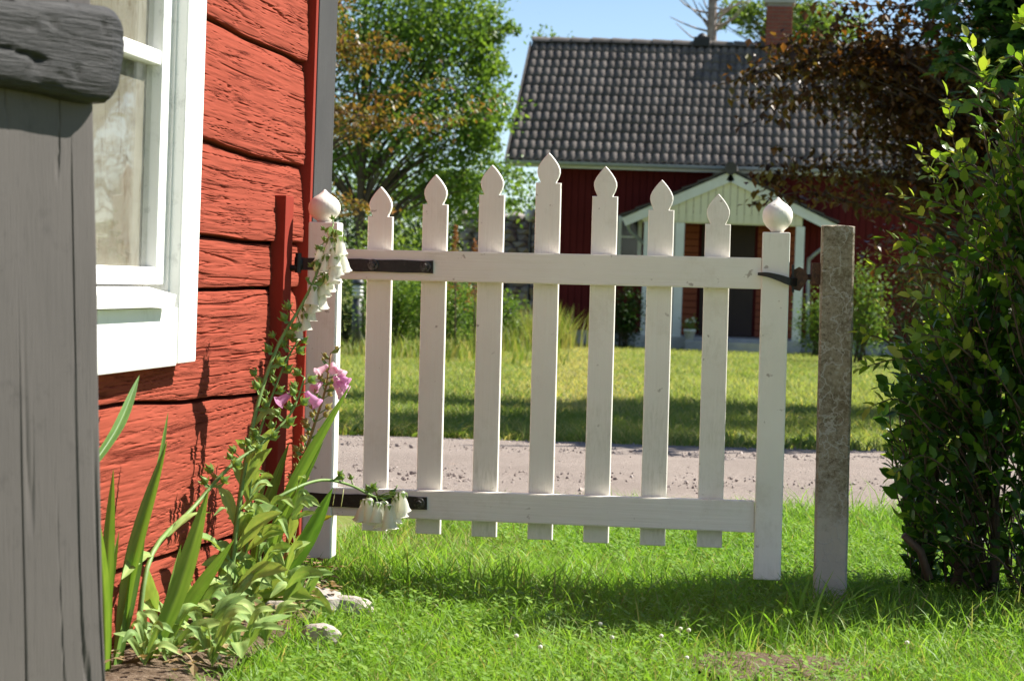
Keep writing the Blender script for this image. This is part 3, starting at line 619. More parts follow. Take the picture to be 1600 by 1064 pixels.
# red hinge post against the wall
yf = GY-0.085
pL = at_y(421.5, 330, yf); pR = at_y(446.5, 330, yf); zt = float(at_y(435, 305, yf)[2]); yk = float(at_x(459, 330, pR[0])[1])
hp = thing('hinge_post', ((pL[0]+pR[0])/2, (yf+yk)/2, 0), 'narrow red wooden post fixed upright against the log wall, carrying the gate hinges', 'post')
m = MB(); box(m, pL[0]+0.004, pR[0], yf, yk, -0.02, zt, 0.003); m.build('timber', 'red_board', hp)
for py in (413, 783):
    z = float(at_y(470, py, GY)[2]); m = MB()
    tube(m, [(pR[0]-0.01, GY-0.012, z-0.01), (pR[0]+0.02, GY-0.012, z-0.01)], 0.008, 10)
    tube(m, [(pR[0]+0.02, GY-0.012, z-0.022), (pR[0]+0.02, GY-0.012, z+0.028)], 0.008, 12); m.build('hinge_pin', 'iron', hp)

# ================================================================== THE WHITE GATE
g0p = at_y(850, 890, GY)
gate = thing('picket_gate', (g0p[0], GY, 0), 'white wooden picket gate with onion topped pickets and black iron strap hinges', 'gate')
RT, PT = 0.030, 0.022             # thickness of rails and pickets
def gq(px, py, dy=0.0): return at_y(px, py, GY+dy)
def stile(xt0, xt1, yt, xb0, xb1, yb_, kx, ky, kr, ktip, kbase):
    dy = -0.006
    a, b = gq(xt0, yt, dy), gq(xt1, yt, dy); c, d = gq(xb0, yb_, dy), gq(xb1, yb_, dy)
    top, bot = (a+b)/2, (c+d)/2; wd = np.linalg.norm(b-a)*1.0
    m = MB(); off = np.array([0, wd/2, 0]); obox(m, bot+off, top+off, wd, wd, EX, 0.004)
    o = m.build('stile', 'gate_v', gate)
    k = gq(kx, ky, wd/2-0.006); sc_ = np.linalg.norm(gq(kx+kr, ky)-gq(kx, ky)); up = (top-bot)/np.linalg.norm(top-bot)
    hb = np.linalg.norm(gq(kx, kbase)-gq(kx, ky)); ht = np.linalg.norm(gq(kx, ktip)-gq(kx, ky))
    prof = [(0.42*sc_, -hb-0.002), (0.46*sc_, -hb*0.95), (0.72*sc_, -hb*0.72), (0.93*sc_, -hb*0.4), (1.0*sc_, -hb*0.05), (0.97*sc_, 0.22*ht), (0.85*sc_, 0.42*ht), (0.62*sc_, 0.6*ht), (0.36*sc_, 0.74*ht), (0.19*sc_, 0.86*ht), (0.09*sc_, 0.95*ht), (0.02*sc_, ht)]
    m = MB(); lathe(m, k, prof, 28, up); m.build('finial', 'gate_v', o, smooth=True)
    return o
stile(482, 527.5, 347, 474.5, 512, 872, 507, 326, 25, 296, 346)
stile(1191.5, 1235, 363, 1176, 1220, 906, 1215, 337.5, 24, 308, 361.5)
def rail(x0, t0, b0, x1, t1, b1):
    P = np.array([gq(x0, t0), gq(x1, t1), gq(x1, b1), gq(x0, b0)])
    bm = bmesh.new(); vs_ = [bm.verts.new(p) for p in P]; f = bm.faces.new(vs_); r = bmesh.ops.extrude_face_region(bm, geom=[f])
    for v in [q for q in r['geom'] if isinstance(q, bmesh.types.BMVert)]: v.co.y += RT
    bmesh.ops.recalc_face_normals(bm, faces=list(bm.faces)); bmesh.ops.bevel(bm, geom=list(bm.edges), offset=0.0025, segments=2, affect='EDGES')
    bm.verts.index_update(); V = np.array([v.co[:] for v in bm.verts]); FF = [[v.index for v in f.verts] for f in bm.faces]; bm.free()
    m = MB(); m.add(V, FF); return m.build('rail', 'gate_h', gate)
rail(527, 389, 436, 1191, 403, 452); rail(518, 762, 805, 1179, 783, 832)
picks = [((595, 292), (584, 829)), ((681, 273), (668, 834)), ((769.5, 258), (755.5, 838.5)), ((858, 239), (843, 843)), ((946.5, 260), (930.5, 848)), ((1034.5, 281), (1019, 852)), ((1123, 303), (1108, 855))]
for (tx, ty), (bx_, by) in picks:
    a, b = gq(tx, ty, RT+0.001), gq(bx_, by, RT+0.001); up = a-b; L = np.linalg.norm(up); up /= L; sd = np.cross(EY, up); sd = sd if sd[0] > 0 else -sd
    S = 1.6e-3; hw = 19.8*S*(1+0.01*random.uniform(-1, 1)); hh = 47*S
    half = [(0.0, L), (3.5*S, L-3.5*S), (9*S, L-10*S), (14.5*S, L-18*S), (17.5*S, L-25*S), (17.8*S, L-31*S), (16*S, L-38*S), (13*S, L-44*S), (12*S, L-hh), (hw, L-hh), (hw, 0)]
    half = [(u, v_) for u, v_ in half]
    out = [(-u, v_) for u, v_ in half[::-1]] + half[1:]
    P = np.array([b+sd*u+up*v_ for u, v_ in out])
    bm = bmesh.new(); f = bm.faces.new([bm.verts.new(p) for p in P]); r = bmesh.ops.extrude_face_region(bm, geom=[f])
    for v in [q for q in r['geom'] if isinstance(q, bmesh.types.BMVert)]: v.co.y += PT
    bmesh.ops.recalc_face_normals(bm, faces=list(bm.faces)); ed = [e for e in bm.edges if len(e.link_faces) == 2 and abs(e.link_faces[0].normal.y-e.link_faces[1].normal.y) > 0.5]
    bmesh.ops.bevel(bm, geom=ed, offset=0.0015, segments=1, affect='EDGES')
    bm.verts.index_update(); V = np.array([v.co[:] for v in bm.verts]); FF = [[v.index for v in f.verts] for f in bm.faces]; bm.free()
    m = MB(); m.add(V, FF); m.build('picket', 'gate_v', gate)
def hinge(x0, t0, b0, x1, t1, b1, bolts):
    P = np.array([gq(x0, t0, -0.0075), gq(x1, t1, -0.0055), gq(x1, b1, -0.0055), gq(x0, b0, -0.0075)])
    n_ = 14; V = []
    for t in np.linspace(0, 1, n_):
        a = P[0]*(1-t)+P[1]*t; b = P[3]*(1-t)+P[2]*t; e = 0.0012*random.uniform(-1, 1)
        V += [a+EZ*e, b-EZ*e*0.6]
    V = np.array(V); nV = len(V); V2 = V+np.array([0, 0.0045, 0]); VV = np.concatenate([V, V2]); Fh = []
    for i in range(n_-1):
        q = [2*i, 2*i+1, 2*i+3, 2*i+2]; Fh += [q, [x+nV for x in q[::-1]], [2*i, 2*i+2, 2*i+2+nV, 2*i+nV], [2*i+1, 2*i+1+nV, 2*i+3+nV, 2*i+3]]
    Fh += [[0, nV, nV+1, 1], [nV-2, nV-1, 2*nV-1, 2*nV-2]]
    m = MB(); m.add(VV, Fh); o = m.build('strap_hinge', 'iron', gate)
    k = gq(x0+1, (t0+b0)/2, -0.006); hh = np.linalg.norm(P[0]-P[3])
    m = MB(); lathe(m, k-EZ*hh/2, [(0.010, 0), (0.0115, 0.001), (0.0115, hh-0.001), (0.010, hh)], 16); m.build('hinge_eye', 'iron', o, True)
    for (bx2, by2) in bolts:
        c = gq(bx2, by2, -0.006); m = MB(); lathe(m, c, [(0.0145, 0), (0.0145, 0.003), (0.013, 0.0045)], 24, -EY); lathe(m, c-EY*0.0045, [(0.0085, 0), (0.0085, 0.006), (0.0065, 0.008)], 6, -EY); lathe(m, c-EY*0.009, [(0.003, 0), (0.0025, 0.004)], 8, -EY); m.build('bolt', 'bolt', o)
hinge(466, 402, 422, 676.5, 408, 427, [(583, 414), (665, 417)])
hinge(470, 769, 790, 667, 776, 796.5, [(655, 786), (583, 782.5)])
# latch: a lever lying across the stile, with a rusty head
lv = MB(); pts = spline([gq(1184, 428, -0.014), gq(1200, 429.5, -0.022), gq(1218, 434.5, -0.024), gq(1234, 440, -0.020), gq(1246, 441, 0.012)], 18)
Vv = []
for i, p in enumerate(pts):
    t = i/17; hh = 0.0035+0.006*min(1, t*1.6); Vv += [p+np.array([0, -0.003, hh]), p+np.array([0, 0.004, hh*0.9]), p+np.array([0, 0.004, -hh]), p+np.array([0, -0.003, -hh])]
Fv = [[4*i+k, 4*i+(k+1) % 4, 4*i+4+(k+1) % 4, 4*i+4+k] for i in range(17) for k in range(4)]+[[0, 1, 2, 3], [71, 70, 69, 68]]
lv.add(np.array(Vv), Fv); lt = lv.build('latch_lever', 'iron', gate)
m = MB(); c = gq(1248, 436, 0.02)
P = [(0.0, 0.030), (0.016, 0.022), (0.024, 0.002), (0.014, -0.014), (0.004, -0.030), (-0.016, -0.026), (-0.022, 0.0), (-0.016, 0.020)]
prism(m, [c+np.array([u, -0.012, v]) for u, v in P], (0, 0.024, 0)); m.build('latch_head', 'rust', lt)
m = MB(); a = gq(1239, 414, 0.012); b = gq(1239, 457, 0.012); obox(m, b, a, 0.006, 0.03, EX, 0.001); m.build('latch_plate', 'iron', gate)

# ================================================================== THE STONE POST
sa, sb = at_y(1284, 354, GY-0.01), at_y(1336.5, 354, GY-0.01); sc0, sd0 = at_y(1271, 938, GY-0.01), at_y(1323, 938, GY-0.01)
sp = thing('stone_post', ((sc0[0]+sd0[0])/2, GY+0.04, 0), 'square rough stone gatepost mottled with brown lichen, standing beside the green shrub', 'post')
nz, nc = 120, 48; V = []
for i in range(nz):
    t = i/(nz-1); A = sc0*(1-t)+sa*t; B = sd0*(1-t)+sb*t; A = A-EZ*0.05*(1-t); B = B-EZ*0.05*(1-t); wd = B[0]-A[0]
    cx, cy, z = (A[0]+B[0])/2, GY-0.01+wd/2, (A[2]+B[2])/2
    for k in range(nc):
        a = 2*math.pi*(k+0.5)/nc; u, v = math.cos(a), math.sin(a); q = 1/max(abs(u), abs(v)); q = min(q, 1.33)
        V.append((cx+u*q*wd/2, cy+v*q*wd/2, z))
V = np.array(V); cxy = np.array([V[i*nc:(i+1)*nc, :2].mean(0) for i in range(nz)]).repeat(nc, 0)
ang = np.arctan2(V[:, 1]-cxy[:, 1], V[:, 0]-cxy[:, 0]); nse = fbm(np.cos(ang)*2.2+V[:, 2]*7, np.sin(ang)*2.2+V[:, 2]*6, 90, 4)-0.47
V[:, :2] = cxy+(V[:, :2]-cxy)*(1+0.085*nse)[:, None]
crack = np.exp(-((V[:, 2]-float(at_y(1300, 655, GY)[2])-0.01*np.cos(ang))/0.004)**2); V[:, :2] = cxy+(V[:, :2]-cxy)*(1-0.06*crack)[:, None]
top = V[-nc:].copy(); V[-nc:, 2] += 0.010*(fbm(np.cos(ang[-nc:])*3, np.sin(ang[-nc:])*3, 91)-0.4)
F = [[i*nc+k, i*nc+(k+1) % nc, (i+1)*nc+(k+1) % nc, (i+1)*nc+k] for i in range(nz-1) for k in range(nc)]
tc_ = V[-nc:].mean(0)+EZ*0.004; V = np.concatenate([V, [tc_]]); F += [[(nz-1)*nc+k, (nz-1)*nc+(k+1) % nc, nz*nc] for k in range(nc)]
m = MB(); m.add(V, F); m.build('shaft', 'stone_post', sp, smooth=False)
m = MB(); c = at_y(1277, 428, GY+0.03); box(m, c[0]-0.014, c[0]+0.016, c[1]-0.02, c[1]+0.02, c[2]-0.027, c[2]+0.027, 0.003); ct = m.build('latch_catch', 'rust', sp)
c2 = at_y(1262, 433, GY+0.03); m = MB(); tube(m, [c2-EX*0.012, c2+EX*0.02], 0.0075, 10); m.build('catch_bolt', 'rust', ct)

# ================================================================== THE NEAR GREY POST
pn = np.array([0.90, -0.43, 0.0]); pn /= np.linalg.norm(pn); pt = np.array([0.43, 0.90, 0.0]); pt /= np.linalg.norm(pt)
e1 = at_y(156.5, 620, 3.0); e0 = at_y(146, 120, 3.0)        # right edge of the face
axis = (e0-e1)/np.linalg.norm(e0-e1); W_ = 0.24
npst = thing('timber_post', (e1[0]-0.1, e1[1]-0.05, 0), 'large weathered grey timber post with a dark hewn beam end, before the window', 'post')
bottom = e1-axis*((e1[2]+0.03)/axis[2]); topp = e1+axis*0.95
m = MB(); cc = -pt*W_/2-pn*0.07
nx_, nz_ = 130, 200; uu = np.linspace(0, 1, nx_); tt_ = np.linspace(0, 1, nz_); U_, T_ = np.meshgrid(uu, tt_)
Lh = np.linalg.norm(topp-bottom)
edge = np.clip(np.minimum(U_, 1-U_)*W_/0.006, 0, 1); dz = 0.004*(1-(1-edge)**2)**0.5-0.004
cz = vn(U_*W_*55+3*vn(T_*Lh*1.5, U_*2, 7)*0.6, T_*Lh*1.6, 101)-0.5; gt = np.clip((vn(U_*W_*22, T_*Lh*0.9, 102)-0.50)*6, 0, 1)
dz -= 0.004*np.clip(1-np.abs(cz)/0.045, 0, 1)*gt; dz += 0.0015*(fbm(U_*W_*20, T_*Lh*6, 103)-0.45)
sil = 0.0025*(vn(T_*Lh*9, T_*0, 104)-0.5)*(U_ > 0.9)
Pq = bottom+(topp-bottom)*T_[..., None]+pt*((U_-1)*W_+sil)[..., None]+pn*dz[..., None]
i = (np.arange(nz_-1)[:, None]*nx_+np.arange(nx_-1)[None]).ravel()
m.add(Pq.reshape(-1, 3), [np.stack([i, i+1, i+nx_+1, i+nx_], -1)])
V, F = box_arr((bottom+topp)/2-pt*W_/2-pn*0.083, pt, pn, axis, W_-0.002, 0.156, Lh-0.002); m.add(V, F); m.build('upright', 'grey_post', npst)
# hewn beam end across the post
bc = at_y(75, 84, 2.98); S = 3.02/FPX
bl0 = -0.30; bl1 = np.dot(at_y(199, 90, 3.0)-bc, pt)*1.40
ns, na = 170, 84; V = []
bdir = pt+EZ*0.02; bdir /= np.linalg.norm(bdir); vdir = np.cross(pn, bdir); vdir = vdir if vdir[2] > 0 else -vdir
sect = [(-1, -1), (1, -1), (1, 1), (-1, 1)]
for i in range(ns):
    t = i/(ns-1); s_ = bl0+(bl1-bl0)*t; q = (bl1-s_); rnd_ = max(0.0, 1-min(1.0, max(0.0, 1-q/0.06))**2.2)**0.5 if q < 0.06 else 1.0
    rnd_ = max(rnd_, 0.42)
    for k in range(na):
        a = 2*math.pi*k/na; u, v = math.cos(a), math.sin(a); pw = 1/(abs(u)**6+abs(v)**6)**(1/6); pw = min(pw, 1.24)
        hv = (0.062 if v > 0 else 0.062)*(1+0.08*math.sin(s_*17+1)); hu = 0.045
        V.append(bc+bdir*(s_-0.012*(0.5+0.5*math.cos(a+2))*(q < 0.05)) + vdir*(v*pw*hv*rnd_) + pn*(0.040+u*pw*hu*rnd_))
V = np.array(V); aa = np.tile(np.arange(na)/na*6.283, ns); ss = np.repeat(np.linspace(bl0, bl1, ns), na)
cen = V.reshape(ns, na, 3).mean(1).repeat(na, 0)
nz2 = 0.10*(fbm(ss*9, aa*1.2, 110)-0.47)
for (fs, fa, dp, wi) in ((3, 2.6, 0.22, 0.035), (6, 6.0, 0.12, 0.06), (12, 12.0, 0.06, 0.10)):
    rr_ = vn(ss*fs, aa*fa+0.8*vn(ss*7, aa, 3), 111)-0.5; nz2 = nz2-dp*np.clip(1-np.abs(rr_)/wi, 0, 1)*np.clip((vn(ss*fs, aa*fa*.5, 113)-0.4)*4, 0, 1)
V = cen+(V-cen)*(1+nz2)[:, None]
F = [[i*na+k, i*na+(k+1) % na, (i+1)*na+(k+1) % na, (i+1)*na+k] for i in range(ns-1) for k in range(na)]
V = np.concatenate([V, [V[:na].mean(0), V[-na:].mean(0)+bdir*0.004]]); F += [[(k+1) % na, k, ns*na] for k in range(na)]+[[(ns-1)*na+k, (ns-1)*na+(k+1) % na, ns*na+1] for k in range(na)]
kn = bc+bdir*0.02+pn*0.085+vdir*0.035; kd = np.linalg.norm(V-kn, axis=1); V = V-pn*(0.004*np.exp(-(kd/0.006)**2))[:, None]; kn = bc+bdir*-0.03+pn*0.085-vdir*0.03; kd = np.linalg.norm(V-kn, axis=1); V = V-pn*(0.004*np.exp(-(kd/0.007)**2))[:, None]
m = MB(); m.add(V, F); m.build('beam_end', 'dark_timber', npst, smooth=True)
#__PART2__
# ================================================================== TREES AND BUSHES
def blob_points(n, c, r, per=22, spread=0.16, bias=2.0):
    nc = max(1, n//per); d = rng.normal(size=(nc, 3)); d /= np.linalg.norm(d, axis=1)[:, None]
    cc = d*(rng.random(nc)**(1/bias))[:, None]
    k = vn(cc[:, 0]*3.1+c[0], cc[:, 1]*2.3+cc[:, 2]*3.3+c[2], 120) > 0.30; cc = cc[k]
    P = (cc[:, None]+rng.normal(size=(len(cc), per, 3))*spread).reshape(-1, 3)
    return np.asarray(c)+P*np.asarray(r), np.asarray(c)+cc*np.asarray(r), np.repeat(rng.random(len(cc)), per)
def limbs(mb, base, H, targets, r0, bend=0.15, n=8):
    top = base+np.array([random.uniform(-1, 1)*bend, random.uniform(-1, 1)*bend, H]); tr = spline([base-EZ*0.1, base+(top-base)*0.35+np.array([random.uniform(-1, 1)*bend*0.6, 0, 0]), base+(top-base)*0.7, top], 14)
    tube(mb, tr, np.linspace(r0, r0*0.18, 14)*np.r_[1.25, np.ones(13)], 9)
    for t in targets:
        i = int(np.clip((t[2]-base[2])/H*0.62*13, 2, 12)); s = tr[i]; mid = (s+t)/2+np.array([random.uniform(-.1, .1), random.uniform(-.1, .1), 0.12*np.linalg.norm(t-s)])
        tube(mb, spline([s, mid, t], 7), np.linspace(r0*0.32*(1-i/18), r0*0.03, 7), 5)
def tree(name, label, cat, base, H, blobs, nleaf, lsize, mat, r0, group=None, tpl=LEAF4, bark='bark', per=22, spread=0.16, sprays=None, down=0.0, nl=26):
    base = np.asarray(base, float); t = thing(name, base, label, cat, group); m = MB(); tg = []; tw = MB()
    for c, r, wgt in blobs:
        P, C, cr = blob_points(int(nleaf*wgt), base+np.asarray(c), r, per, spread); tg += list(C[:nl])
        n = len(P); rd = np.clip(0.55*cr+0.5*rng.random(n)-0.05, 0, 1)
        rot = rand_rot(n) if down == 0 else frame_from(np.stack([rng.normal(size=n), rng.normal(size=n), rng.normal(size=n)*0.5-down], -1))
        leaves(m, P, lsize*(0.65+0.7*rng.random(n)), rot, tpl, rd)
    for pts, cnt, sp in (sprays or []):
        q = spline(pts, 60); i = rng.integers(0, 60, cnt); P = q[i]+rng.normal(size=(cnt, 3))*np.array([sp, sp, sp*0.8])*(0.5+0.8*rng.random(cnt))[:, None]; n = cnt
        rot = frame_from(np.stack([rng.normal(size=n), rng.normal(size=n), rng.normal(size=n)*0.4-0.9], -1))
        leaves(m, P, lsize*(0.65+0.7*rng.random(n)), rot, tpl, rng.random(n)); tube(tw, q[::4], np.linspace(r0*0.14, r0*0.03, 15), 5)
    tr = MB(); limbs(tr, base, H, tg, r0)
    tr.build('trunk', bark, t, True)
    if tw.n: tw.build('branch', bark, t, True)
    m.build('crown', mat, t, False); return t
def gpt(px, d, py=None):
    """ground point under a pixel column at depth d along the view"""
    r = ray(px, 532); r = r/np.dot(r, F_); p = CAM+r*d; return np.array([p[0], p[1], float(gz(p[0], p[1]))])
def pix(px, py, d):
    r = ray(px, py); return CAM+r*d

# big leafy tree left of the far house
b = gpt(560, 36)
def rel(px, py, d, base): return pix(px, py, d)-base
tree('leafy_tree', 'tall bright green leafy tree between the log cabin and the tiled house', 'tree', b, 6.2,
     [(rel(600, 60, 36, b), (1.5, 1.3, 1.0), .2), (rel(700, 50, 36, b), (1.05, 1.2, 1.0), .17), (rel(650, 180, 36, b), (1.5, 1.3, .7), .16), (rel(755, 175, 36, b), (.6, .8, .55), .06), (rel(560, 240, 36.5, b), (1.2, 1.2, .6), .1), (rel(740, 280, 36.5, b), (1.0, 1.0, .45), .1), (rel(630, -90, 36, b), (1.8, 1.5, 1.0), .14), (rel(440, 120, 36, b), (1.3, 1.2, 1.4), .08), (rel(765, 100, 36, b), (.40, .5, .45), .035), (rel(765, 40, 36, b), (.40, .5, .35), .02), (rel(800, 45, 36, b), (.18, .3, .12), .006), (rel(745, 215, 36.2, b), (.4, .5, .3), .04), (rel(650, 310, 37, b), (1.7, 1.0, .5), .12)],
     30000, 0.085, 'treeleaf', 0.10, spread=0.17, nl=9)
b = gpt(415, 22)
tree('copper_tree', 'copper leaved tree whose orange brown branches reach out past the cabin corner', 'tree', b, 4.2,
     [(rel(520, 60, 22, b), (.55, .5, .45), .3), (rel(535, 190, 22, b), (.6, .5, .35), .3), (rel(470, 0, 22, b), (.8, .6, .7), .3), (rel(530, 320, 22, b), (.35, .4, .12), .1)],
     2300, 0.062, 'copperlight', 0.07, down=0.6, sprays=[([pix(470, 170, 22), pix(560, 180, 22), pix(660, 195, 22), pix(770, 160, 22)], 400, 0.11), ([pix(470, 60, 22), pix(560, 70, 22), pix(625, 75, 22)], 320, 0.11), ([pix(470, 130, 22), pix(600, 150, 21.8), pix(700, 125, 21.8)], 120, 0.09), ([pix(480, 290, 22), pix(540, 310, 22), pix(620, 335, 22)], 140, 0.06)], group=None)
# copper tree in front of the far house
b = gpt(1610, 16.5)
tree('copper_tree', 'dark copper leaved tree overhanging the far roof behind the green shrub', 'tree', b, 4.6,
     [(rel(1400, 160, 16.3, b), (.62, .6, .38), .11), (rel(1330, 90, 16, b), (.55, .5, .20), .08), (rel(1480, 90, 16.5, b), (.6, .7, .45), .13), (rel(1450, 220, 16.3, b), (.55, .6, .3), .09), (rel(1560, 240, 16.5, b), (.6, .7, .55), .16), (rel(1420, 300, 16.3, b), (.75, .6, .2), .07), (rel(1560, -120, 16.5, b), (1.1, 1.0, .8), .12), (rel(1700, 100, 16.5, b), (1.3, 1.2, 1.2), .1), (rel(1480, 400, 16.8, b), (.6, .6, .35), .08), (rel(1790, 260, 16.5, b), (1.2, 1.2, 1.0), .1), (rel(1640, 460, 16.8, b), (.9, .6, .5), .08)] + [(at_g(px, py)+SUN*(4.3/SUN[2])-b, (.75, .85, .5), .11) for px, py in ((575, 650), (660, 622), (770, 660), (720, 672), (985, 655), (1090, 668), (1060, 628), (1200, 662), (1330, 645), (1430, 655), (620, 674), (930, 676), (545, 618), (840, 676))],  # high out-of-view clumps added along the sun rays to shade the meadow
     17000, 0.066, 'copperleaf', 0.08, down=0.5, sprays=[([pix(1600, 120, 16.4), pix(1420, 110, 16), pix(1290, 100, 15.8), pix(1175, 112, 15.6)], 700, 0.10), ([pix(1600, 40, 16.4), pix(1430, 40, 16), pix(1300, 45, 15.8), pix(1205, 80, 15.6)], 360, 0.08), ([pix(1500, 0, 16.2), pix(1400, 10, 16), pix(1270, 5, 15.8)], 200, 0.07),
     ([pix(1600, 200, 16.4), pix(1400, 190, 16), pix(1280, 150, 15.8), pix(1180, 160, 15.6)], 560, 0.11), ([pix(1600, 300, 16.4), pix(1420, 280, 16), pix(1290, 260, 15.8), pix(1190, 275, 15.6)], 560, 0.09), ([pix(1560, 330, 16.4), pix(1380, 330, 16), pix(1270, 300, 15.8), pix(1165, 318, 15.6)], 150, 0.035), ([pix(1290, 90, 15.8), pix(1200, 110, 15.6), pix(1100, 140, 15.5)], 40, 0.03)])
b = gpt(1760, 12)
tree('maple_tree', 'dark green maple with lobed leaves hanging over the shrub', 'tree', b, 4.0,
     [(rel(1580, 20, 12, b), (.42, .5, .35), .4), (rel(1570, 110, 12, b), (.36, .4, .2), .2), (rel(1700, 60, 12, b), (.6, .6, .6), .25), (rel(1740, -120, 12, b), (.9, .9, .6), .15)],
     2600, 0.085, 'mapleleaf', 0.10, tpl=MAPLE, down=0.4, per=12)
# trees behind the far house
b = gpt(1105, 52); t = thing('bare_tree', b, 'bare pale trunked tree rising behind the tiled roof', 'tree'); m = MB()
tube(m, spline([b, pix(1112, 70, 52), pix(1116, -60, 52)], 8), np.linspace(.16, .07, 8), 8); m.build('trunk', 'birchbark', t, True)
m = MB(); random.seed(3)
for k in range(46):
    s = pix(1113+random.uniform(-3, 3), random.uniform(-40, 66), 52); e = s+np.array([random.uniform(-1, 1)*1.1, random.uniform(-.4, .4), random.uniform(.1, .9)]); mid = (s+e)/2+EZ*random.uniform(-.2, .1)
    tube(m, spline([s, mid, e], 6), np.linspace(.03, .008, 6), 4)
m.build('branch', 'birchbark', t, True)
b = gpt(1280, 55)
tree('pine_tree', 'pale green bushy tree showing beside the brick chimney', 'tree', b, 6.5, [(rel(1280, 40, 55, b), (1.1, 1.0, .75), .6), (rel(1215, 30, 56, b), (.9, .8, .6), .25), (rel(1150, 20, 56, b), (.6, .6, .5), .15)], 5200, 0.13, 'paleleaf', 0.14)
b = gpt(855, 54)
tree('slender_tree', 'slender treetop just peeping over the left end of the tiled ridge', 'tree', b, 5.9, [(rel(843, 58, 54, b), (.16, .2, .3), .35), (rel(866, 62, 54, b), (.16, .2, .25), .3), (rel(890, 66, 54, b), (.18, .2, .28), .35)], 420, 0.09, 'treeleaf', 0.06, spread=0.3, per=8)
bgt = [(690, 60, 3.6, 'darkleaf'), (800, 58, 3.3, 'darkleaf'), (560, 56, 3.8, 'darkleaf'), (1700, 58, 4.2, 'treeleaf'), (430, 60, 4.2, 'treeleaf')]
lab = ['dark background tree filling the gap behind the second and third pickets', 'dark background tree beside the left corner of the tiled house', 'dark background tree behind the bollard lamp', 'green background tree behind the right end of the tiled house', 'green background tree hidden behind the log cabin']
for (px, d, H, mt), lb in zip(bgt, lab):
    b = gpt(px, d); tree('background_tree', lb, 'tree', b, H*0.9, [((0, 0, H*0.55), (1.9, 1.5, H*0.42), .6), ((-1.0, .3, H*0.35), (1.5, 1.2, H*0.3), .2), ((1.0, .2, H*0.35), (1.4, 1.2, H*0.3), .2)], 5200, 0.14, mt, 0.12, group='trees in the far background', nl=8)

def bush(name, label, px, py, d, rx, rz, nleaf, ls, mat, ry=None, up=0.0):
    b = gpt(px, d); t = thing(name, b, label, 'bush'); m = MB(); P, C, cr = blob_points(nleaf, b+EZ*rz*0.92, (rx, ry or rx*0.8, rz), 16, 0.17)
    P = P[P[:, 2] > b[2]]; n = len(P); rot = frame_from(np.stack([rng.normal(size=n), rng.normal(size=n), rng.normal(size=n)*0.6+up], -1))
    leaves(m, P, ls*(0.6+0.8*rng.random(n)), rot, LEAF4, np.clip(rng.random(n)*0.7+0.3*rng.random(n), 0, 1)); m.build('foliage', mat, t)
    s = MB()
    for k in range(9):
        e = b+np.array([random.uniform(-.7, .7)*rx, random.uniform(-.5, .5)*rx, rz*random.uniform(.7, 1.4)]); tube(s, spline([b+np.array([random.uniform(-.1, .1), 0, -.05]), (b+e)/2+EZ*.05, e], 6), np.linspace(.018, .005, 6), 5)
    s.build('stem', 'bark', t, True); return t
bush('bush', 'leafy green bush beside the dark bollard lamp', 618, 500, 28.5, .50, .62, 4800, .05, 'treeleaf')
bush('bush', 'rounded mid green bush behind the second and third pickets', 692, 490, 28, .52, .60, 5200, .05, 'treeleaf')
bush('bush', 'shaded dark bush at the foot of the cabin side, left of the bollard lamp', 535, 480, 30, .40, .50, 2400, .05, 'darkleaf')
bush('bush', 'tall pale green weedy bush with feathery tops behind the first two pickets', 620, 380, 31, .95, .92, 6500, .06, 'paleleaf', up=0.9)
bush('bush', 'loose green bush below the stone wall, behind the third picket', 765, 470, 33, .50, .46, 3600, .06, 'treeleaf')
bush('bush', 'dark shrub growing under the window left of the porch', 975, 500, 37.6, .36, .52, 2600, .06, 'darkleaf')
bush('bush', 'green bush growing right of the porch', 1278, 500, 36.8, .38, .58, 2800, .06, 'treeleaf')
bush('bush', 'leafy bush in the shade between the stone post and the far house', 1345, 520, 33, .42, .75, 3000, .06, 'treeleaf')
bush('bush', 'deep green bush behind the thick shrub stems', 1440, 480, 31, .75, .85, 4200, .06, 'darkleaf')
# rust coloured sorrel spikes
for px, py, hh in ((712, 352, 'taller rusty brown sorrel spike, standing closer to the second picket'), (742, 374, 'shorter rusty brown sorrel spike, standing closer to the third picket')):
    b = gpt(px, 27.4); t = thing('sorrel', b, hh, 'plant', 'rusty sorrel spikes behind the gate'); tp = pix(px, py, 27.4); m = MB()
    tube(m, [b, (b+tp)/2, tp], [.01, .008, .004], 5); m.build('stem', 'twig', t, True); m = MB(); n = 420; u = rng.random(n)**0.8; P = b+(tp-b)*(0.45+0.55*u)[:, None]+rng.normal(size=(n, 3))*(0.075*(1.05-u))[:, None]
    leaves(m, P, 0.03, None, LEAF4); m.build('seed_head', 'sorrel', t)['kind'] = 'stuff'
# tall dry grass by the house corner
m = MB()
for px, py, d, cnt, hh, sp in ((805, 540, 33, 420, .6, .24), (760, 540, 32, 300, .4, .3), (845, 545, 35, 420, .75, .22), (866, 545, 36, 260, .7, .2), (560, 545, 26.5, 300, .22, .45), (690, 552, 26.5, 500, .3, .6)):
    b = gpt(px, d); r = rng.normal(size=(cnt, 2))*sp
    blades(m, np.stack([b[0]+r[:, 0], b[1]+r[:, 1], np.full(cnt, b[2])], -1), hh*(0.5+0.6*rng.random(cnt)), 0.016+0.01*rng.random(cnt), rng.uniform(0, 6.283, cnt), 0.1+0.5*rng.random(cnt), rng.random(cnt), 3)
tag(m.build('tall_grass', 'drygrass', smooth=True), 'tall yellowing grass at the left corner of the far house', 'grass', kind='stuff')

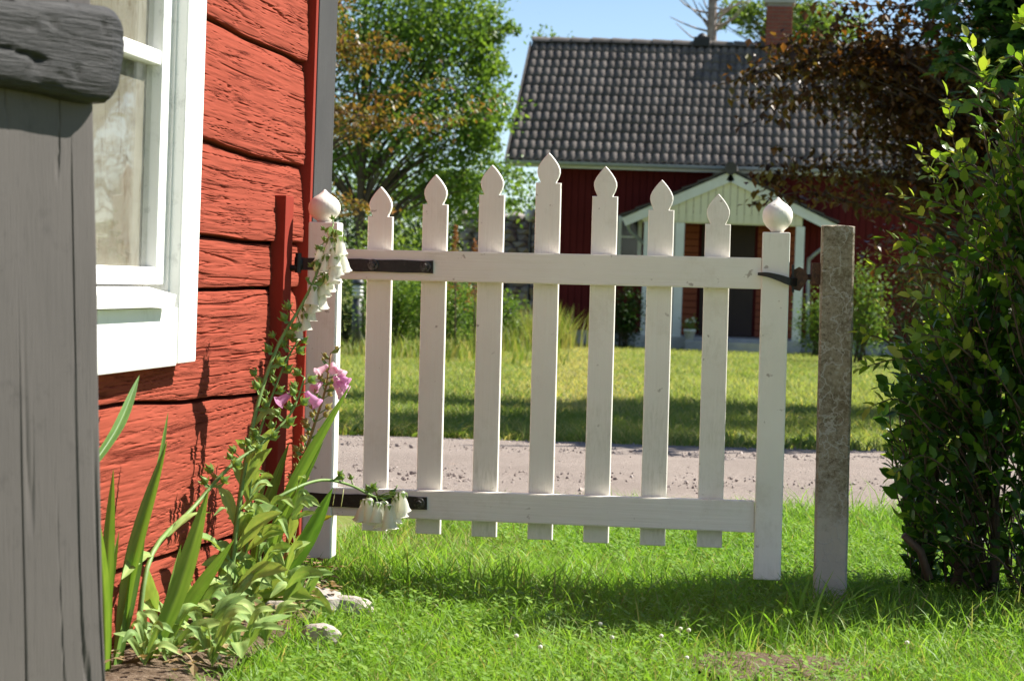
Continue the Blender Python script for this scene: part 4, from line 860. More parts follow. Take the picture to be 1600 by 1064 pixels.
# ================================================================== THE FAR HOUSE
YE = 39.7; PIT = 3.15
eL = at_y(793, 246, YE); HX0 = float(eL[0]); HZE = float(eL[2]); HX1 = float(at_y(1655, 260, YE)[0])
rz_ = float(at_y(830, 64, YE+PIT)[2]); rise = rz_-HZE; SL = math.hypot(PIT, rise); PA = math.atan2(rise, PIT)
YW = YE+0.42; HG = float(gz(0, YE))
house = thing('tiled_house', (HX0+1, YW, HG), 'dark red boarded house under a grey tiled roof with a white gabled porch', 'house')
WX0 = float(at_y(848, 400, YW)[0]); WX1 = HX1-0.6
m = MB(); box(m, WX0, WX1, YW+0.025, YW+5.4, HG+0.28, HZE+0.30); wall = m.build('wall', 'house_red', house)
m = MB(); box(m, WX0+0.03, WX1-0.03, YW+0.045, YW+5.3, HG-0.1, HG+0.278); m.build('plinth', 'concrete', house)
mb_ = MB(); box(mb_, 0, 0.112, -0.024, 0.0, 0, HZE+0.22-HG-0.24, 0.004); bme = mb_.mesh('board', 'house_red')
k = 0; xx = WX0
while xx < WX1-0.12: inst('board', bme, wall, (xx, YW+0.024-0.004*(k % 2), HG+0.24)); xx += 0.122; k += 1
# gable triangle
m = MB(); GZ = HZE+0.30; prism(m, np.array([[WX0+0.01, YW+0.03, GZ], [WX0+0.01, YW+5.35, GZ], [WX0+0.01, YE+PIT, rz_-0.12]]), (0.15, 0, 0)); m.build('gable', 'house_red', house)
# roof deck and tiles
su = np.array([0, math.cos(PA), math.sin(PA)]); sn = np.array([0, -math.sin(PA), math.cos(PA)])
m = MB(); e0_ = np.array([HX0, YE, HZE]); Pq = [e0_-sn*0.05, e0_+su*SL-sn*0.05, e0_+su*SL-sn*0.14, e0_-sn*0.14]; prism(m, np.array(Pq), (HX1-HX0, 0, 0))
su2 = su*np.array([1, -1, 1]); sn2 = sn*np.array([1, -1, 1]); e1_ = np.array([HX0, YE+2*PIT, HZE]); Pq = [e1_+sn2*0.0, e1_+su2*SL, e1_+su2*SL-sn2*0.12, e1_-sn2*0.12]; prism(m, np.array(Pq), (HX1-HX0, 0, 0))
roof = m.build('roof', 'darkroof', house)
NR = 13; ROWS = SL/NR; NCOL = int((HX1-HX0)/0.30); TW = (HX1-HX0)/NCOL
prof = []
for wv_ in range(2):
    o_ = wv_*TW/2
    for u, hz_ in ((0.0, 0.0), (0.10, 0.004), (0.20, 0.026), (0.36, 0.041), (0.52, 0.045), (0.68, 0.041), (0.84, 0.026), (0.93, 0.004)): prof.append((o_+u*TW/2, hz_))
prof.append((TW, 0.0)); prof = np.array(prof); npf = len(prof)
def tile_arr():
    lo = np.stack([prof[:, 0], np.zeros(npf)-0.02, prof[:, 1]+0.030], -1); up = np.stack([prof[:, 0], np.full(npf, ROWS+0.02), prof[:, 1]], -1); fr = lo-np.array([0, 0, 0.026])
    V = np.concatenate([lo, up, fr]); F = [[i, i+1, npf+i+1, npf+i] for i in range(npf-1)]+[[2*npf+i, 2*npf+i+1, i+1, i] for i in range(npf-1)]
    return V, F
TV, TF = tile_arr(); m = MB(); m.add(TV, TF); tme = m.mesh('tile', 'tile', True)
order = [(r, c) for c in range(NCOL) for r in range(NR)]; rest = MB(); random.seed(11)
for n_, (r, c) in enumerate(order):
    pos = e0_+su*(r*ROWS)+EX*(c*TW)-sn*0.05+sn*random.uniform(0, .010)+su*random.uniform(-.008, .008)
    if n_ < 300: inst('tile', tme, roof, pos+EX*random.uniform(-.003, .003), (PA+random.uniform(-.012, .012), random.uniform(-.01, .01), random.uniform(-.006, .006)))
    else:
        A = np.stack([EX, su, sn]); rest.add(pos+TV@A, TF)
o = rest.build('roof_tiles', 'tile', roof, True); o['kind'] = 'stuff'
m = MB(); n_ = int((HX1-HX0)/0.38); rl = (HX1-HX0)/n_
a = np.linspace(-1.35, 1.35, 9); V = []
for xq, rr_ in ((0, .135), (rl*0.98, .115)):
    for q in a: V.append((xq, math.sin(q)*rr_, math.cos(q)*rr_-0.06))
m.add(np.array(V), [[i, i+1, 9+i+1, 9+i] for i in range(8)]); rme = m.mesh('ridge_tile', 'tile', True)
for k in range(n_): inst('ridge_tile', rme, roof, (HX0+k*rl, YE+PIT, rz_+0.005+random.uniform(0, .012)))
# barge board, fascia, gutter
m = MB(); obox(m, e0_+np.array([-.03, -.02, -.09]), e0_+su*SL+np.array([-.03, -.02, -.09]), 0.03, 0.17, EX, .004); m.build('barge_board', 'darkroof', house)
m = MB(); box(m, HX0, HX1, YE+0.02, YE+0.05, HZE-0.16, HZE-0.045); m.build('fascia', 'trim', house)
m = MB(); a = np.linspace(math.pi, 2*math.pi, 9); V = []
for xq in (HX0-0.02, HX1):
    for q in a: V.append((xq, YE-0.055+math.cos(q)*.062, HZE-0.055+math.sin(q)*.062))
    for q in a[::-1]: V.append((xq, YE-0.055+math.cos(q)*.056, HZE-0.055+math.sin(q)*.056))
m.add(np.array(V), [[i, (i+1) % 18, 18+(i+1) % 18, 18+i] for i in range(18)]+[list(range(18))[::-1], list(range(18, 36))]); m.build('gutter', 'gutter', house)
# chimney of bricks, vent hood
c0 = at_y(1196, 75, YE+PIT+0.1); c1 = at_y(1236, 75, YE+PIT+0.1); ztop = float(at_y(1214, 4, YE+PIT)[2]); cw = c1[0]-c0[0]
m = MB(); box(m, c0[0]+.012, c1[0]-.012, YE+PIT-.22, YE+PIT+.40, rz_-.6, ztop-.03); ch = m.build('chimney', 'mortar', roof)
m = MB(); z = rz_-.45; row = 0
while z < ztop-.1:
    for k in range(-1, 3):
        x0 = c0[0]+(k+0.5*(row % 2))*cw/2; xa, xb = max(x0+.004, c0[0]), min(x0+cw/2-.004, c1[0])
        if xb-xa > .03: box(m, xa, xb, YE+PIT-.235, YE+PIT-.20, z, z+.062)
    for k in range(3):
        y0 = YE+PIT-.19+k*.2; box(m, c1[0]-.02, c1[0]+.004, y0, y0+.19, z, z+.062); box(m, c0[0]-.004, c0[0]+.02, y0, y0+.19, z, z+.062)
    z += .074; row += 1
o = m.build('chimney_bricks', 'brick', ch); o['kind'] = 'stuff'
m = MB(); box(m, c0[0]-.05, c1[0]+.05, YE+PIT-.27, YE+PIT+.45, ztop-.04, ztop+.05, .01); m.build('chimney_cap', 'concrete', ch)
v0 = at_y(1097, 70, YE+PIT); m = MB(); box(m, v0[0]-.15, v0[0]+.15, YE+PIT-.15, YE+PIT+.15, rz_-.05, rz_+.13, .01); tube(m, [v0+EZ*.02, v0+EZ*.16], .06, 10); lathe(m, v0+EZ*.15, [(.10, 0), (.07, .04), (.02, .07)], 12); m.build('vent_hood', 'black', roof)
# window left of the porch
w0, w1 = at_y(966, 337, YW-.03), at_y(1004, 337, YW-.03); zb = float(at_y(985, 420, YW)[2]); zt_ = float(w0[2])
wn = MB(); box(wn, w0[0]+.06, w1[0]-.06, YW-.02, YW-.012, zb+.06, zt_-.06); wnd = wn.build('window', 'dark_glass', house)
m = MB()
for bx4 in ((w0[0], w0[0]+.07, zb, zt_), (w1[0]-.07, w1[0], zb, zt_), (w0[0]+.07, w1[0]-.07, zt_-.09, zt_), (w0[0]+.07, w1[0]-.07, zb, zb+.08), (w0[0]+.07, w1[0]-.07, (zb+zt_)/2+.08, (zb+zt_)/2+.11)): box(m, bx4[0], bx4[1], YW-.05, YW-.004, bx4[2], bx4[3], .003)
m.build('frame', 'trim', wnd)
# porch
YP = YE-1.15
porch = bpy.data.objects.new('porch', None); COL.objects.link(porch); porch.parent = house; ap = at_y(1136, 268, YP); porch.location = tuple(np.array([ap[0], YP, HG])-origin(house))
lo_, ro_ = at_y(972, 340, YP), at_y(1308, 352, YP); zev = (lo_[2]+ro_[2])/2; hw_ = (ro_[0]-lo_[0])/2; cx_ = (ro_[0]+lo_[0])/2
A0 = np.array([cx_, YP, float(ap[2])]); 
for s in (-1, 1):
    E0 = np.array([cx_+s*hw_, YP, zev]); dv = (E0-A0); nn = np.array([-dv[2]*s, 0, dv[0]*s]); nn = nn/np.linalg.norm(nn); nn = nn if nn[2] > 0 else -nn
    m = MB(); prism(m, np.array([A0, E0, E0-nn*.15, A0-nn*.165]), (0, .028, 0)); m.build('barge_board', 'trim', porch)
    m = MB(); prism(m, np.array([A0+nn*.002, E0+nn*.002, E0-nn*.03, A0-nn*.03])+EY*.03, (0, YW-YP-.03, 0)); m.build('roof_slope', 'darkroof', porch)
    m = MB()
    nT = 7
    for k in range(nT):
        a_, b_ = A0+dv*(k/nT), A0+dv*((k+1.05)/nT)
        for j in range(9):
            y0 = -.05+j*.2; prism(m, np.array([a_+nn*.01, b_+nn*.035, b_+nn*.075, a_+nn*.045])+EY*y0, (0, .185, 0))
    o = m.build('porch_tiles', 'darkroof', porch); o['kind'] = 'stuff'
m = MB(); tube(m, [A0+np.array([0, -.06, .05]), A0+np.array([0, YW-YP, .05])], .11, 10); m.build('ridge_cap', 'darkroof', porch)
zbm = float(at_y(1150, 349, YP)[2]); pxl, pxr = float(at_y(1050, 349, YP)[0]), float(at_y(1254, 349, YP)[0])
pl_ = float(at_y(1003, 349, YP)[0])
nb = 22; bw = (pxr-pl_)/nb
for k in range(nb):
    x0, x1 = pl_+k*bw+.004, pl_+(k+1)*bw-.004; zt0 = lambda x: A0[2]-.12-(A0[2]-zev)*abs(x-cx_)/hw_
    if min(zt0(x0), zt0(x1)) < zbm+.03: continue
    P = [[x0, YP+.05, zbm], [x1, YP+.05, zbm], [x1, YP+.05, zt0(x1)]]+([[cx_, YP+.05, zt0(cx_)]] if x0 < cx_ < x1 else [])+[[x0, YP+.05, zt0(x0)]]
    m = MB(); prism(m, np.array(P)+EY*.006*(k % 2), (0, .02, 0)); m.build('gable_board', 'yellow_board', porch)
m = MB(); box(m, pl_, pxr, YP+.08, YP+.2, zbm-.02, zbm+.14); m.build('beam', 'yellow_board', porch)
for a, b in ((1003, 1018), (1052, 1066), (1240, 1254)):
    x0, x1 = float(at_y(a, 450, YP+.06)[0]), float(at_y(b, 450, YP+.06)[0]); m = MB(); box(m, x0, x1, YP+.06, YP+.18, HG+.05, zbm-.021, .006); m.build('porch_post', 'trim', porch)
xa, xb = float(at_y(1018, 450, YP+.1)[0]), float(at_y(1052, 450, YP+.1)[0]); nb2 = 4
for k in range(nb2):
    m = MB(); q = (xb-xa-.01)/nb2; box(m, xa+.005+k*q, xa+.005+(k+1)*q-.006, YP+.10, YP+.125, HG+.08, zbm-.021, .003); m.build('panel_board', 'trim', porch)
m = MB(); box(m, pl_-.05, pxr+.05, YP+.02, YW, HG-.05, HG+.22, .01); m.build('porch_floor', 'concrete', porch)
xs0, xs1 = float(at_y(1070, 540, YP-.3)[0]), float(at_y(1200, 540, YP-.3)[0]); m = MB(); box(m, xs0, xs1, YP-.35, YP+.015, HG-.05, HG+.17, .01); m.build('step', 'concrete', porch)
dx0, dx1 = float(at_y(1094, 450, YW)[0]), float(at_y(1177, 450, YW)[0]); zd = float(at_y(1130, 352, YW)[2])
bx0, bx1 = float(at_y(1012, 450, YW)[0]), float(at_y(1250, 450, YW)[0])
z = HG+.23
while z < zbm+.3:
    for x0, x1 in ((bx0, dx0-.05), (dx1+.05, bx1)):
        m = MB(); box(m, x0, x1, YW-.05, YW-.008, z, z+.112, .012); m.build('wall_board', 'porch_wall', porch)
    z += .122
m = MB(); box(m, dx0, dx1, YW-.045, YW-.006, HG+.23, zd+.1, .004); dr = m.build('door', 'dark_door', porch)
m = MB(); lathe(m, (dx1-.1, YW-.046, HG+1.25), [(.02, 0), (.012, .02), (.028, .045), (.018, .06)], 10, -EY); m.build('handle', 'iron', dr)
for s, pts in ((1, [(1303, 380), (1290, 385), (1268, 402), (1263, 420), (1262, 540)]), (-1, [(981, 346), (984, 360), (1000, 375), (1012, 385)])):
    P = spline([at_y(a, b, YP+.3+.10*i) for i, (a, b) in enumerate(pts)], 16); m = MB(); tube(m, P, .032, 8); m.build('downpipe', 'gutter', porch, True)
# flower pot on the step
fpz = at_y(1077, 534, YP-.2); b = np.array([fpz[0], YP-.2, HG+.17]); t = thing('flower_pot', b, 'small pale pot with a white flowering plant on the porch step', 'pot')
m = MB(); lathe(m, b, [(.07, 0), (.10, .15), (.108, .15), (.108, .19), (.09, .19), (.085, .16)], 14); m.build('pot', 'opal', t, True)
m = MB(); n = 220; leaves(m, b+EZ*.27+rng.normal(size=(n, 3))*np.array([.07, .07, .06]), .04); m.build('foliage', 'paleleaf', t)
m = MB()
for k in range(8): rock_mesh(m, b+EZ*.33+np.array([random.uniform(-.09, .09), random.uniform(-.09, .03), random.uniform(-.03, .06)]), .024, k, 1)
m.build('flowers', 'bell_white', t)

# low stone wall and globe lamp beyond the house
b = gpt(818, 47); t = thing('stone_wall', b, 'low wall of stacked grey stones beyond the left corner of the tiled house', 'wall'); random.seed(5)
pb0, pt0 = pix(818, 395, 47), pix(818, 346, 47); z0, z1 = b[2], pt0[2]; sw = 0.0135
zz = z0
while zz < z1:
    hh = random.uniform(.16, .24); xx = b[0]-1.3+random.uniform(-.2, 0)
    while xx < b[0]+.7:
        ww = random.uniform(.22, .48); m = MB(); rock_mesh(m, (xx+ww/2, b[1]+random.uniform(-.06, .06), zz+hh/2), (ww*.62, .22, hh*.62), random.randint(0, 999), 1); m.build('stone', 'greystone', t); xx += ww*.94
    zz += hh*.72
m = MB(); box(m, b[0]-1.2, b[0]+.6, b[1]-.05, b[1]+.3, z0-.1, z1-.1); m.build('core', 'greystone', t)
b = gpt(823, 44); pg = pix(823, 336, 44); t = thing('globe_lamp', b, 'round pale globe lamp on a short pole beside the stone wall', 'lamp')
m = MB(); tube(m, [b-EZ*.05, np.array([b[0], b[1], pg[2]-.1])], .025, 8); m.build('pole', 'lampgrey', t)
m = MB(); a = np.linspace(-1.4, 1.57, 10); lathe(m, (b[0], b[1], pg[2]), [(.13*math.cos(q)+.001, .13*math.sin(q)) for q in a], 16); m.build('globe', 'opal', t, True)
# bollard lamp
b = at_g(556, 546); tb = at_y(556, 437, b[1]); Hb = float(tb[2]-b[2]); t = thing('bollard_lamp', b, 'dark grey bollard lamp with white louvred head beside the bushes', 'lamp'); R_ = 0.062
m = MB(); lathe(m, b-EZ*.03, [(R_*1.0, 0), (R_, Hb*.76)], 18); m.build('pole', 'lampgrey', t, True)
for k in range(3):
    m = MB(); zq = Hb*(.76+.055*k); lathe(m, b+EZ*zq, [(R_*.8, 0), (R_*1.25, .012), (R_*1.05, .034), (R_*.8, .036)], 18); m.build('louvre', 'opal', t, True)
m = MB(); lathe(m, b+EZ*(Hb*.76-.02), [(R_*.55, 0), (R_*.55, Hb*.18)], 14); m.build('core', 'opal', t, True)
m = MB(); lathe(m, b+EZ*Hb*.93, [(R_*1.0, 0), (R_*1.3, .008), (R_*1.28, .03), (R_*.9, Hb*.075)], 18); m.build('cap', 'lampgrey', t, True)

# ================================================================== THE SHRUB BESIDE THE STONE POST
random.seed(21)
SB = at_g(1500, 905); SB = np.array([SB[0], GY+0.12, 0.0])
shrub = thing('leafy_shrub', SB, 'large upright green shrub with pale yellow green shoot tips beside the stone post', 'shrub')
edge_y = [30, 60, 110, 190, 235, 270, 330, 400, 470, 520, 580, 640, 700, 760, 820, 870]
edge_x = [1650, 1615, 1595, 1565, 1550, 1540, 1520, 1490, 1450, 1405, 1375, 1365, 1372, 1385, 1405, 1440]
stems = []; sm = MB()
for k in range(24):
    bx = SB+np.array([random.uniform(-.16, .55), random.uniform(-.22, .35), -.03]); H = random.uniform(.9, 1.75)
    tip = bx+np.array([random.uniform(-.26, .45)*H*0.8, random.uniform(-.3, .3)*H*0.6, H])
    while 1:
        dd = tip-CAM; qx = 800+FPX*(dd@RC)/(dd@F_); qy = 532-FPX*(dd@UC)/(dd@F_)
        if qx > float(np.interp(qy, edge_y, edge_x))+45 and qy > 30: break
        tip = bx+(tip-bx)*.93+EX*.01
    q = spline([bx, bx+(tip-bx)*.35+np.array([random.uniform(-.06, .03), 0, .04]), bx+(tip-bx)*.7, tip], 22); stems.append(q); tube(sm, q, np.linspace(.011, .0035, 22)*random.uniform(.8, 1.35), 7)
# the short cut-off stem at the foot
tube(sm, [at_y(1452, 905, GY), at_y(1438, 860, GY), at_y(1412, 836, GY-.02)], [.011, .010, .009], 8)
SP = np.concatenate(stems)
LP, LD, LS, LR = [], [], [], []
tw = MB()
def twig(start, end, nl, size, yng, sag=0.03):
    start = np.asarray(start); end = np.asarray(end); L = np.linalg.norm(end-start); mid = (start+end)/2+np.array([random.uniform(-.1, .1)*L, random.uniform(-.1, .1)*L, sag*random.uniform(.2, 2)])
    q = spline([start, mid, end], 24); tube(tw, q[::3], np.linspace(.0034, .0011, 8), 5)
    for j in range(nl):
        t = 0.15+0.85*(j+1)/nl; i = min(23, int(t*23)); p = q[i]; tg_ = q[min(23, i+1)]-q[max(0, i-1)]; tg_ = tg_/np.linalg.norm(tg_)
        a = j*2.4+random.uniform(-.4, .4); s1 = np.cross(tg_, EZ+0.01); s1 /= np.linalg.norm(s1); s2 = np.cross(s1, tg_); out = s1*math.cos(a)+s2*math.sin(a)
        d = tg_*(0.45+0.5*t)+out*0.85+EZ*0.12
        if j == nl-1: d = tg_+out*0.15
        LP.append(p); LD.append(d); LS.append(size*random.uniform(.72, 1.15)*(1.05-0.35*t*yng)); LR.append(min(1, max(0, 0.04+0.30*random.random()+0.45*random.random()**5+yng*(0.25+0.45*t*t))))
for k in range(920):
    py = random.uniform(35, 850) if k < 730 else random.uniform(430, 850); xl = float(np.interp(py, edge_y, edge_x)); u = random.random(); px = xl+12+(1790-xl)*u**1.5
    if py > 640 and random.random() < (py-640)/340+.08: continue
    Y = GY+random.uniform(-.12, .62); e = at_y(px, py, Y)
    d2 = np.linalg.norm((SP-e)*np.array([1, 1, 0.7])+np.array([0, 0, .22]), axis=1); s = SP[int(np.argmin(d2))]
    v = e-s; L = np.linalg.norm(v); 
    if L > .42: s = e-v/L*.42*1.0
    outer = min(1, math.exp(-(px-xl)/85)*1.2) * (1 if py < 560 else .3); outer = max(outer, .5*random.random()**3)  # paler upper outer leaves: young growth plus sun glow put into the colour
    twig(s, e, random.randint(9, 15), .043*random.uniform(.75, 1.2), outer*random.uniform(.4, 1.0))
# shoots that stand clear of the outline, with pale young leaves
shoots = [((1600, 200), (1512, 58)), ((1590, 330), (1426, 232)), ((1560, 380), (1480, 150)), ((1640, 180), (1585, 32)), ((1560, 420), (1423, 330)), ((1600, 480), (1470, 215)), ((1500, 520), (1418, 462)), ((1500, 480), (1496, 300)), ((1560, 690), (1474, 602)), ((1440, 560), (1345, 575)), ((1470, 420), (1420, 400)), ((1450, 600), (1340, 520)), ((1560, 300), (1540, 95)), ((1620, 420), (1560, 170)), ((1420, 760), (1385, 665)), ((1600, 560), (1565, 330)), ((1560, 600), (1500, 420)), ((1480, 640), (1372, 470)), ((1640, 640), (1580, 400)), ((1700, 300), (1640, 60)), ((1590, 260), (1478, 165)), ((1570, 300), (1450, 275)), ((1540, 350), (1400, 305)), ((1540, 420), (1385, 372)), ((1500, 450), (1352, 420)), ((1620, 150), (1545, 120)), ((1640, 300), (1530, 200)), ((1600, 380), (1500, 245)), ((1520, 560), (1430, 520)), ((1600, 650), (1530, 560)), ((1460, 680), (1350, 640)), ((1480, 330), (1440, 250)), ((1660, 120), (1600, 20)), ((1660, 240), (1605, 90)), ((1490, 740), (1392, 745)), ((1500, 620), (1440, 440))]
for a, b in shoots:
    Y = GY-0.10+random.uniform(-.05, .05); twig(at_y(*a, Y+.08), at_y(*b, Y), random.randint(13, 19), .045*random.uniform(.85, 1.15), random.uniform(.7, 1.0), random.uniform(.0, .05))
LP, LD, LS, LR = np.array(LP), np.array(LD), np.array(LS), np.array(LR)
rot = frame_from(LD+rng.normal(size=LD.shape)*.25, np.tile(EZ, (len(LD), 1))+rng.normal(size=LD.shape)*.45)
sm.build('stem', 'twig', shrub, True); tw.build('twigs', 'twig', shrub, True)['kind'] = 'stuff'
dep = LP@F_; ux = 800+FPX*(LP@RC-CAM@RC)/dep; score = np.where((ux > 1330) & (ux < 1600), LS/dep+LR*0.002, 0); top = np.argsort(-score)[:290]; mask = np.ones(len(LP), bool); mask[top] = False
lv5 = []
for k in range(6):
    m = MB(); leaves(m, np.zeros((1, 3)), 1.0, np.eye(3)[None], LEAF6, np.array([k/5])); lv5.append(m.mesh('leaf', 'shrubleaf', True))
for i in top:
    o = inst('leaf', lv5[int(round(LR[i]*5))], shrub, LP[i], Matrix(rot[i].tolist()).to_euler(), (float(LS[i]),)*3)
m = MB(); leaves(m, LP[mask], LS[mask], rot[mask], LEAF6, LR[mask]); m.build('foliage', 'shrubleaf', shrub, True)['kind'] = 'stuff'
# low weeds at its foot
m = MB(); n = 900; x = rng.uniform(.62, 1.35, n); y = GY+rng.uniform(-.25, .55, n); d = np.stack([rng.normal(size=n), rng.normal(size=n), .5+.6*rng.random(n)], -1)
leaves(m, np.stack([x, y, .01+.06*rng.random(n)], -1), .02+.035*rng.random(n), frame_from(d), LEAF6); tag(m.build('ground_weeds', 'clover', smooth=True), 'low leafy weeds in the shade at the foot of the shrub', 'weeds', kind='stuff')

# ================================================================== FLOWER BED PLANTS
random.seed(5)
def blade_leaf(parent, base, tip, wd, bend=(0, 0, 0), face=None, mat='swordleaf', n=16, name='leaf', wide=0.35, pet=0.25, fold=0.25, rnd=None, rip=0.0):
    base, tip = np.asarray(base, float), np.asarray(tip, float); mid = (base+tip)/2+np.asarray(bend, float); q = spline([base, mid, tip], n); m = MB(); V = []
    for i, p in enumerate(q):
        t = i/(n-1); tg_ = q[min(n-1, i+1)]-q[max(0, i-1)]; tg_ /= np.linalg.norm(tg_); f = -F_ if face is None else np.asarray(face, float); s = np.cross(tg_, f); s /= np.linalg.norm(s); nn = np.cross(s, tg_)
        k = (pet+(1-pet)*min(1, t/wide)**0.8) if t < wide else max(0.0, 1-((t-wide)/(1-wide))**2.2)
        hw = wd/2*max(k, 0.02)
        for u in np.linspace(-1, 1, 9): V.append(p+s*hw*u*(1+rip*math.sin(t*19+u*2))+nn*(-fold*hw*(1-abs(u))+rip*hw*math.sin(t*16+u*5)))
    F = [[9*i+j, 9*i+j+1, 9*i+10+j, 9*i+9+j] for i in range(n-1) for j in range(8)]; r_ = random.random() if rnd is None else rnd
    m.add(np.array(V), F, np.clip(np.tile(r_*.6+.4*rng.random(9), n)+.12*rng.normal(size=9*n), 0, 1))
    return m.build(name, mat, parent, True)
def at_p(px, py, Y):
    """a point of a plant, kept clear of the log wall"""
    return at_y(px, py, min(Y, float(at_x(px, py, WX+.055)[1]))) if px < 470 else at_y(px, py, Y)
def sword(parent, b, t, Yb, Yt, wpx, bend=0, turn=0.0):
    B = at_p(*b, Yb); T = at_p(*t, Yt); f = -F_+RC*turn; s = Yb/FPX
    bv = RC*bend*s
    return blade_leaf(parent, B, T, wpx*s*0.68, bv, f, 'swordleaf', 20, 'leaf', .55, .45, .55)
gA = at_g(190, 1075); sw1 = thing('sword_leaf_plant', (gA[0], 4.2, 0), 'clump of broad sword shaped green leaves against the red wall beside the grey post', 'plant')
for a in [((168, 1110), (177, 733), 4.18, 4.22, 30, -6, .3), ((178, 1100), (261, 688), 4.16, 4.24, 40, -18, -.3), ((165, 1080), (152, 800), 4.2, 4.26, 30, 4, .2), ((196, 1110), (326, 765), 4.12, 4.2, 46, 12, .2), ((172, 1090), (230, 760), 4.22, 4.3, 26, 6, .5), ((238, 1075), (366, 842), 4.3, 4.34, 36, -16, -.2), ((120, 760), (218, 586), 4.22, 4.26, 24, 12, .2), ((215, 820), (263, 643), 4.26, 4.3, 13, 8, .9), ((243, 1060), (283, 850), 4.34, 4.38, 24, 0, .7), ((160, 1100), (186, 830), 4.14, 4.2, 20, -8, .5)]: sword(sw1, *a)
gB = at_g(405, 985); sw2 = thing('sword_leaf_plant', (gB[0], 4.95, 0), 'narrow sword shaped leaves leaning across the white gate stile among the foxgloves', 'plant')
for a in [((392, 975), (549, 598), 4.95, 5.0, 29, -26, -.2), ((385, 970), (520, 762), 4.9, 4.92, 40, 14, .1), ((405, 960), (505, 690), 4.98, 5.05, 26, -18, .4), ((385, 950), (452, 690), 4.98, 5.05, 28, -10, .2), ((360, 970), (420, 735), 4.95, 5.02, 20, -8, .6), ((352, 970), (345, 845), 4.9, 4.95, 22, 0, .4)]: sword(sw2, *a)
def bell_mesh(name, mat, L=1.0, op=1.0, rnd=0.5):
    """hanging tube flower along -z from its stalk, lobed flared mouth, hollow"""
    m = MB(); n = 14; V = []; pr = [(.09, 0), (.16, -.04), (.19, -.12), (.17, -.22), (.21, -.42), (.265, -.62), (.29, -.80), (.31*op, -.90), (.37*op, -.985)]
    pi = [(.33*op, -.97), (.26, -.85), (.22, -.6), (.12, -.3)]
    pi = []
    for j, (r, z) in enumerate(pr+pi):
        for k in range(n):
            a = 2*math.pi*k/n; lob = (1+.10*math.cos(a*5))*1.0 if z < -.88 else 1; lip = -.10*max(0, math.cos(a))**2 if z < -.88 else 0
            V.append((r*math.cos(a)*lob, r*math.sin(a)*lob*.9, (z+lip)*L))
    R_n = len(pr)+len(pi); F = [[i*n+k, i*n+(k+1) % n, (i+1)*n+(k+1) % n, (i+1)*n+k] for i in range(R_n-1) for k in range(n)]; m.add(np.array(V), F, rnd); return m.mesh(name, mat, True)
BW = [bell_mesh('bell', 'bell_white', 1, 1, .3+.3*k) for k in range(2)]; BP = [bell_mesh('bell', 'bell_pink', 1, 1.15, k*.5) for k in range(3)]; BC = [bell_mesh('bell', 'bell_cream', 1, .45, .5)]
def pod_mesh(mat):
    m = MB(); lathe(m, (0, 0, 0), [(.10, 0), (.32, .12), (.42, .35), (.34, .62), (.12, .92), (.03, 1.25)], 9)
    V = []; F = []
    for k in range(5):
        a = k*1.2566; V2 = np.array([[.12*math.cos(a-.5), .12*math.sin(a-.5), .02], [.62*math.cos(a-.28), .62*math.sin(a-.28), .42], [.66*math.cos(a), .66*math.sin(a), .80], [.62*math.cos(a+.28), .62*math.sin(a+.28), .42], [.12*math.cos(a+.5), .12*math.sin(a+.5), .02]]); m.add(V2, [[0, 1, 2, 3, 4]], .8)
    return m.mesh('seed_pod', mat, True)
PODG, PODY = pod_mesh('pod'), pod_mesh('seed')
def rot_to(d, axis='-Z'):
    return Vector(d).to_track_quat(axis, 'Y').to_euler()
def fstem(parent, pts, Ys, r0=.0055, r1=.002, mat='stem', n=30):
    P = spline([at_p(a, b, Yq) for (a, b), Yq in zip(pts, Ys)], n); m = MB(); tube(m, P, np.linspace(r0, r1, n), 8); m.build('stem', mat, parent, True); return P
def nearest(P, p): return P[int(np.argmin(np.linalg.norm(P-p, axis=1)))]
def bells(parent, P, lst, meshes, Y, L=.05, d0=None, mat='stem'):
    for k, (px, py, dx, *mm) in enumerate(lst):
        c = at_y(px, py, Y+random.uniform(-.02, .012)); d = np.array([dx, random.uniform(-.25, .05), -1.0]) if d0 is None else np.asarray(d0)+np.array([dx, random.uniform(-.2, .1), 0]); d /= np.linalg.norm(d); Lk = L*(mm[0] if mm else 1)*random.uniform(.92, 1.08)
        top_ = c-d*Lk*.5; o = inst('bell', meshes[k % len(meshes)], parent, top_, rot_to(d), (Lk,)*3)
        q = nearest(P, top_); m = MB(); tube(m, spline([q, (q+top_)/2+EZ*.004, top_+d*.004], 6), .0012, 5); 
        for s in range(5):
            a = s*1.2566; ex = np.cross(d, EY); ex /= np.linalg.norm(ex); ey = np.cross(d, ex); rr_ = ex*math.cos(a)+ey*math.sin(a); m.add(np.array([top_-d*.002, top_+rr_*.011+d*.006+np.cross(d, rr_)*.005, top_+rr_*.012+d*.017, top_+rr_*.011+d*.006-np.cross(d, rr_)*.005]), [[0, 1, 2, 3]])
        m.build('calyx', 'pod', parent, True)
def pods(parent, P, i0, i1, cnt, me, size=.017, side=1.0):
    for k in range(cnt):
        i = int(i0+(i1-i0)*k/max(1, cnt-1)); p = P[min(i, len(P)-1)]; a = k*2.1+random.uniform(-.5, .5); d = RC*math.cos(a)*side-F_*0.5*math.sin(a)+EZ*.45; d /= np.linalg.norm(d); e = p+d*random.uniform(.012, .024)
        o = inst('seed_pod', me, parent, e, rot_to(d+EZ*.3, 'Z'), (size*random.uniform(.8, 1.2),)*3)
        m = MB(); tube(m, [p, e+d*.002], .0013, 5); 
        if random.random() < .5: m.add(np.array([p, p+d*.02-EZ*.012+RC*.002, p+d*.034-EZ*.004]), [[0, 1, 2]])
        m.build('pod_stalk', 'stem', parent, True)
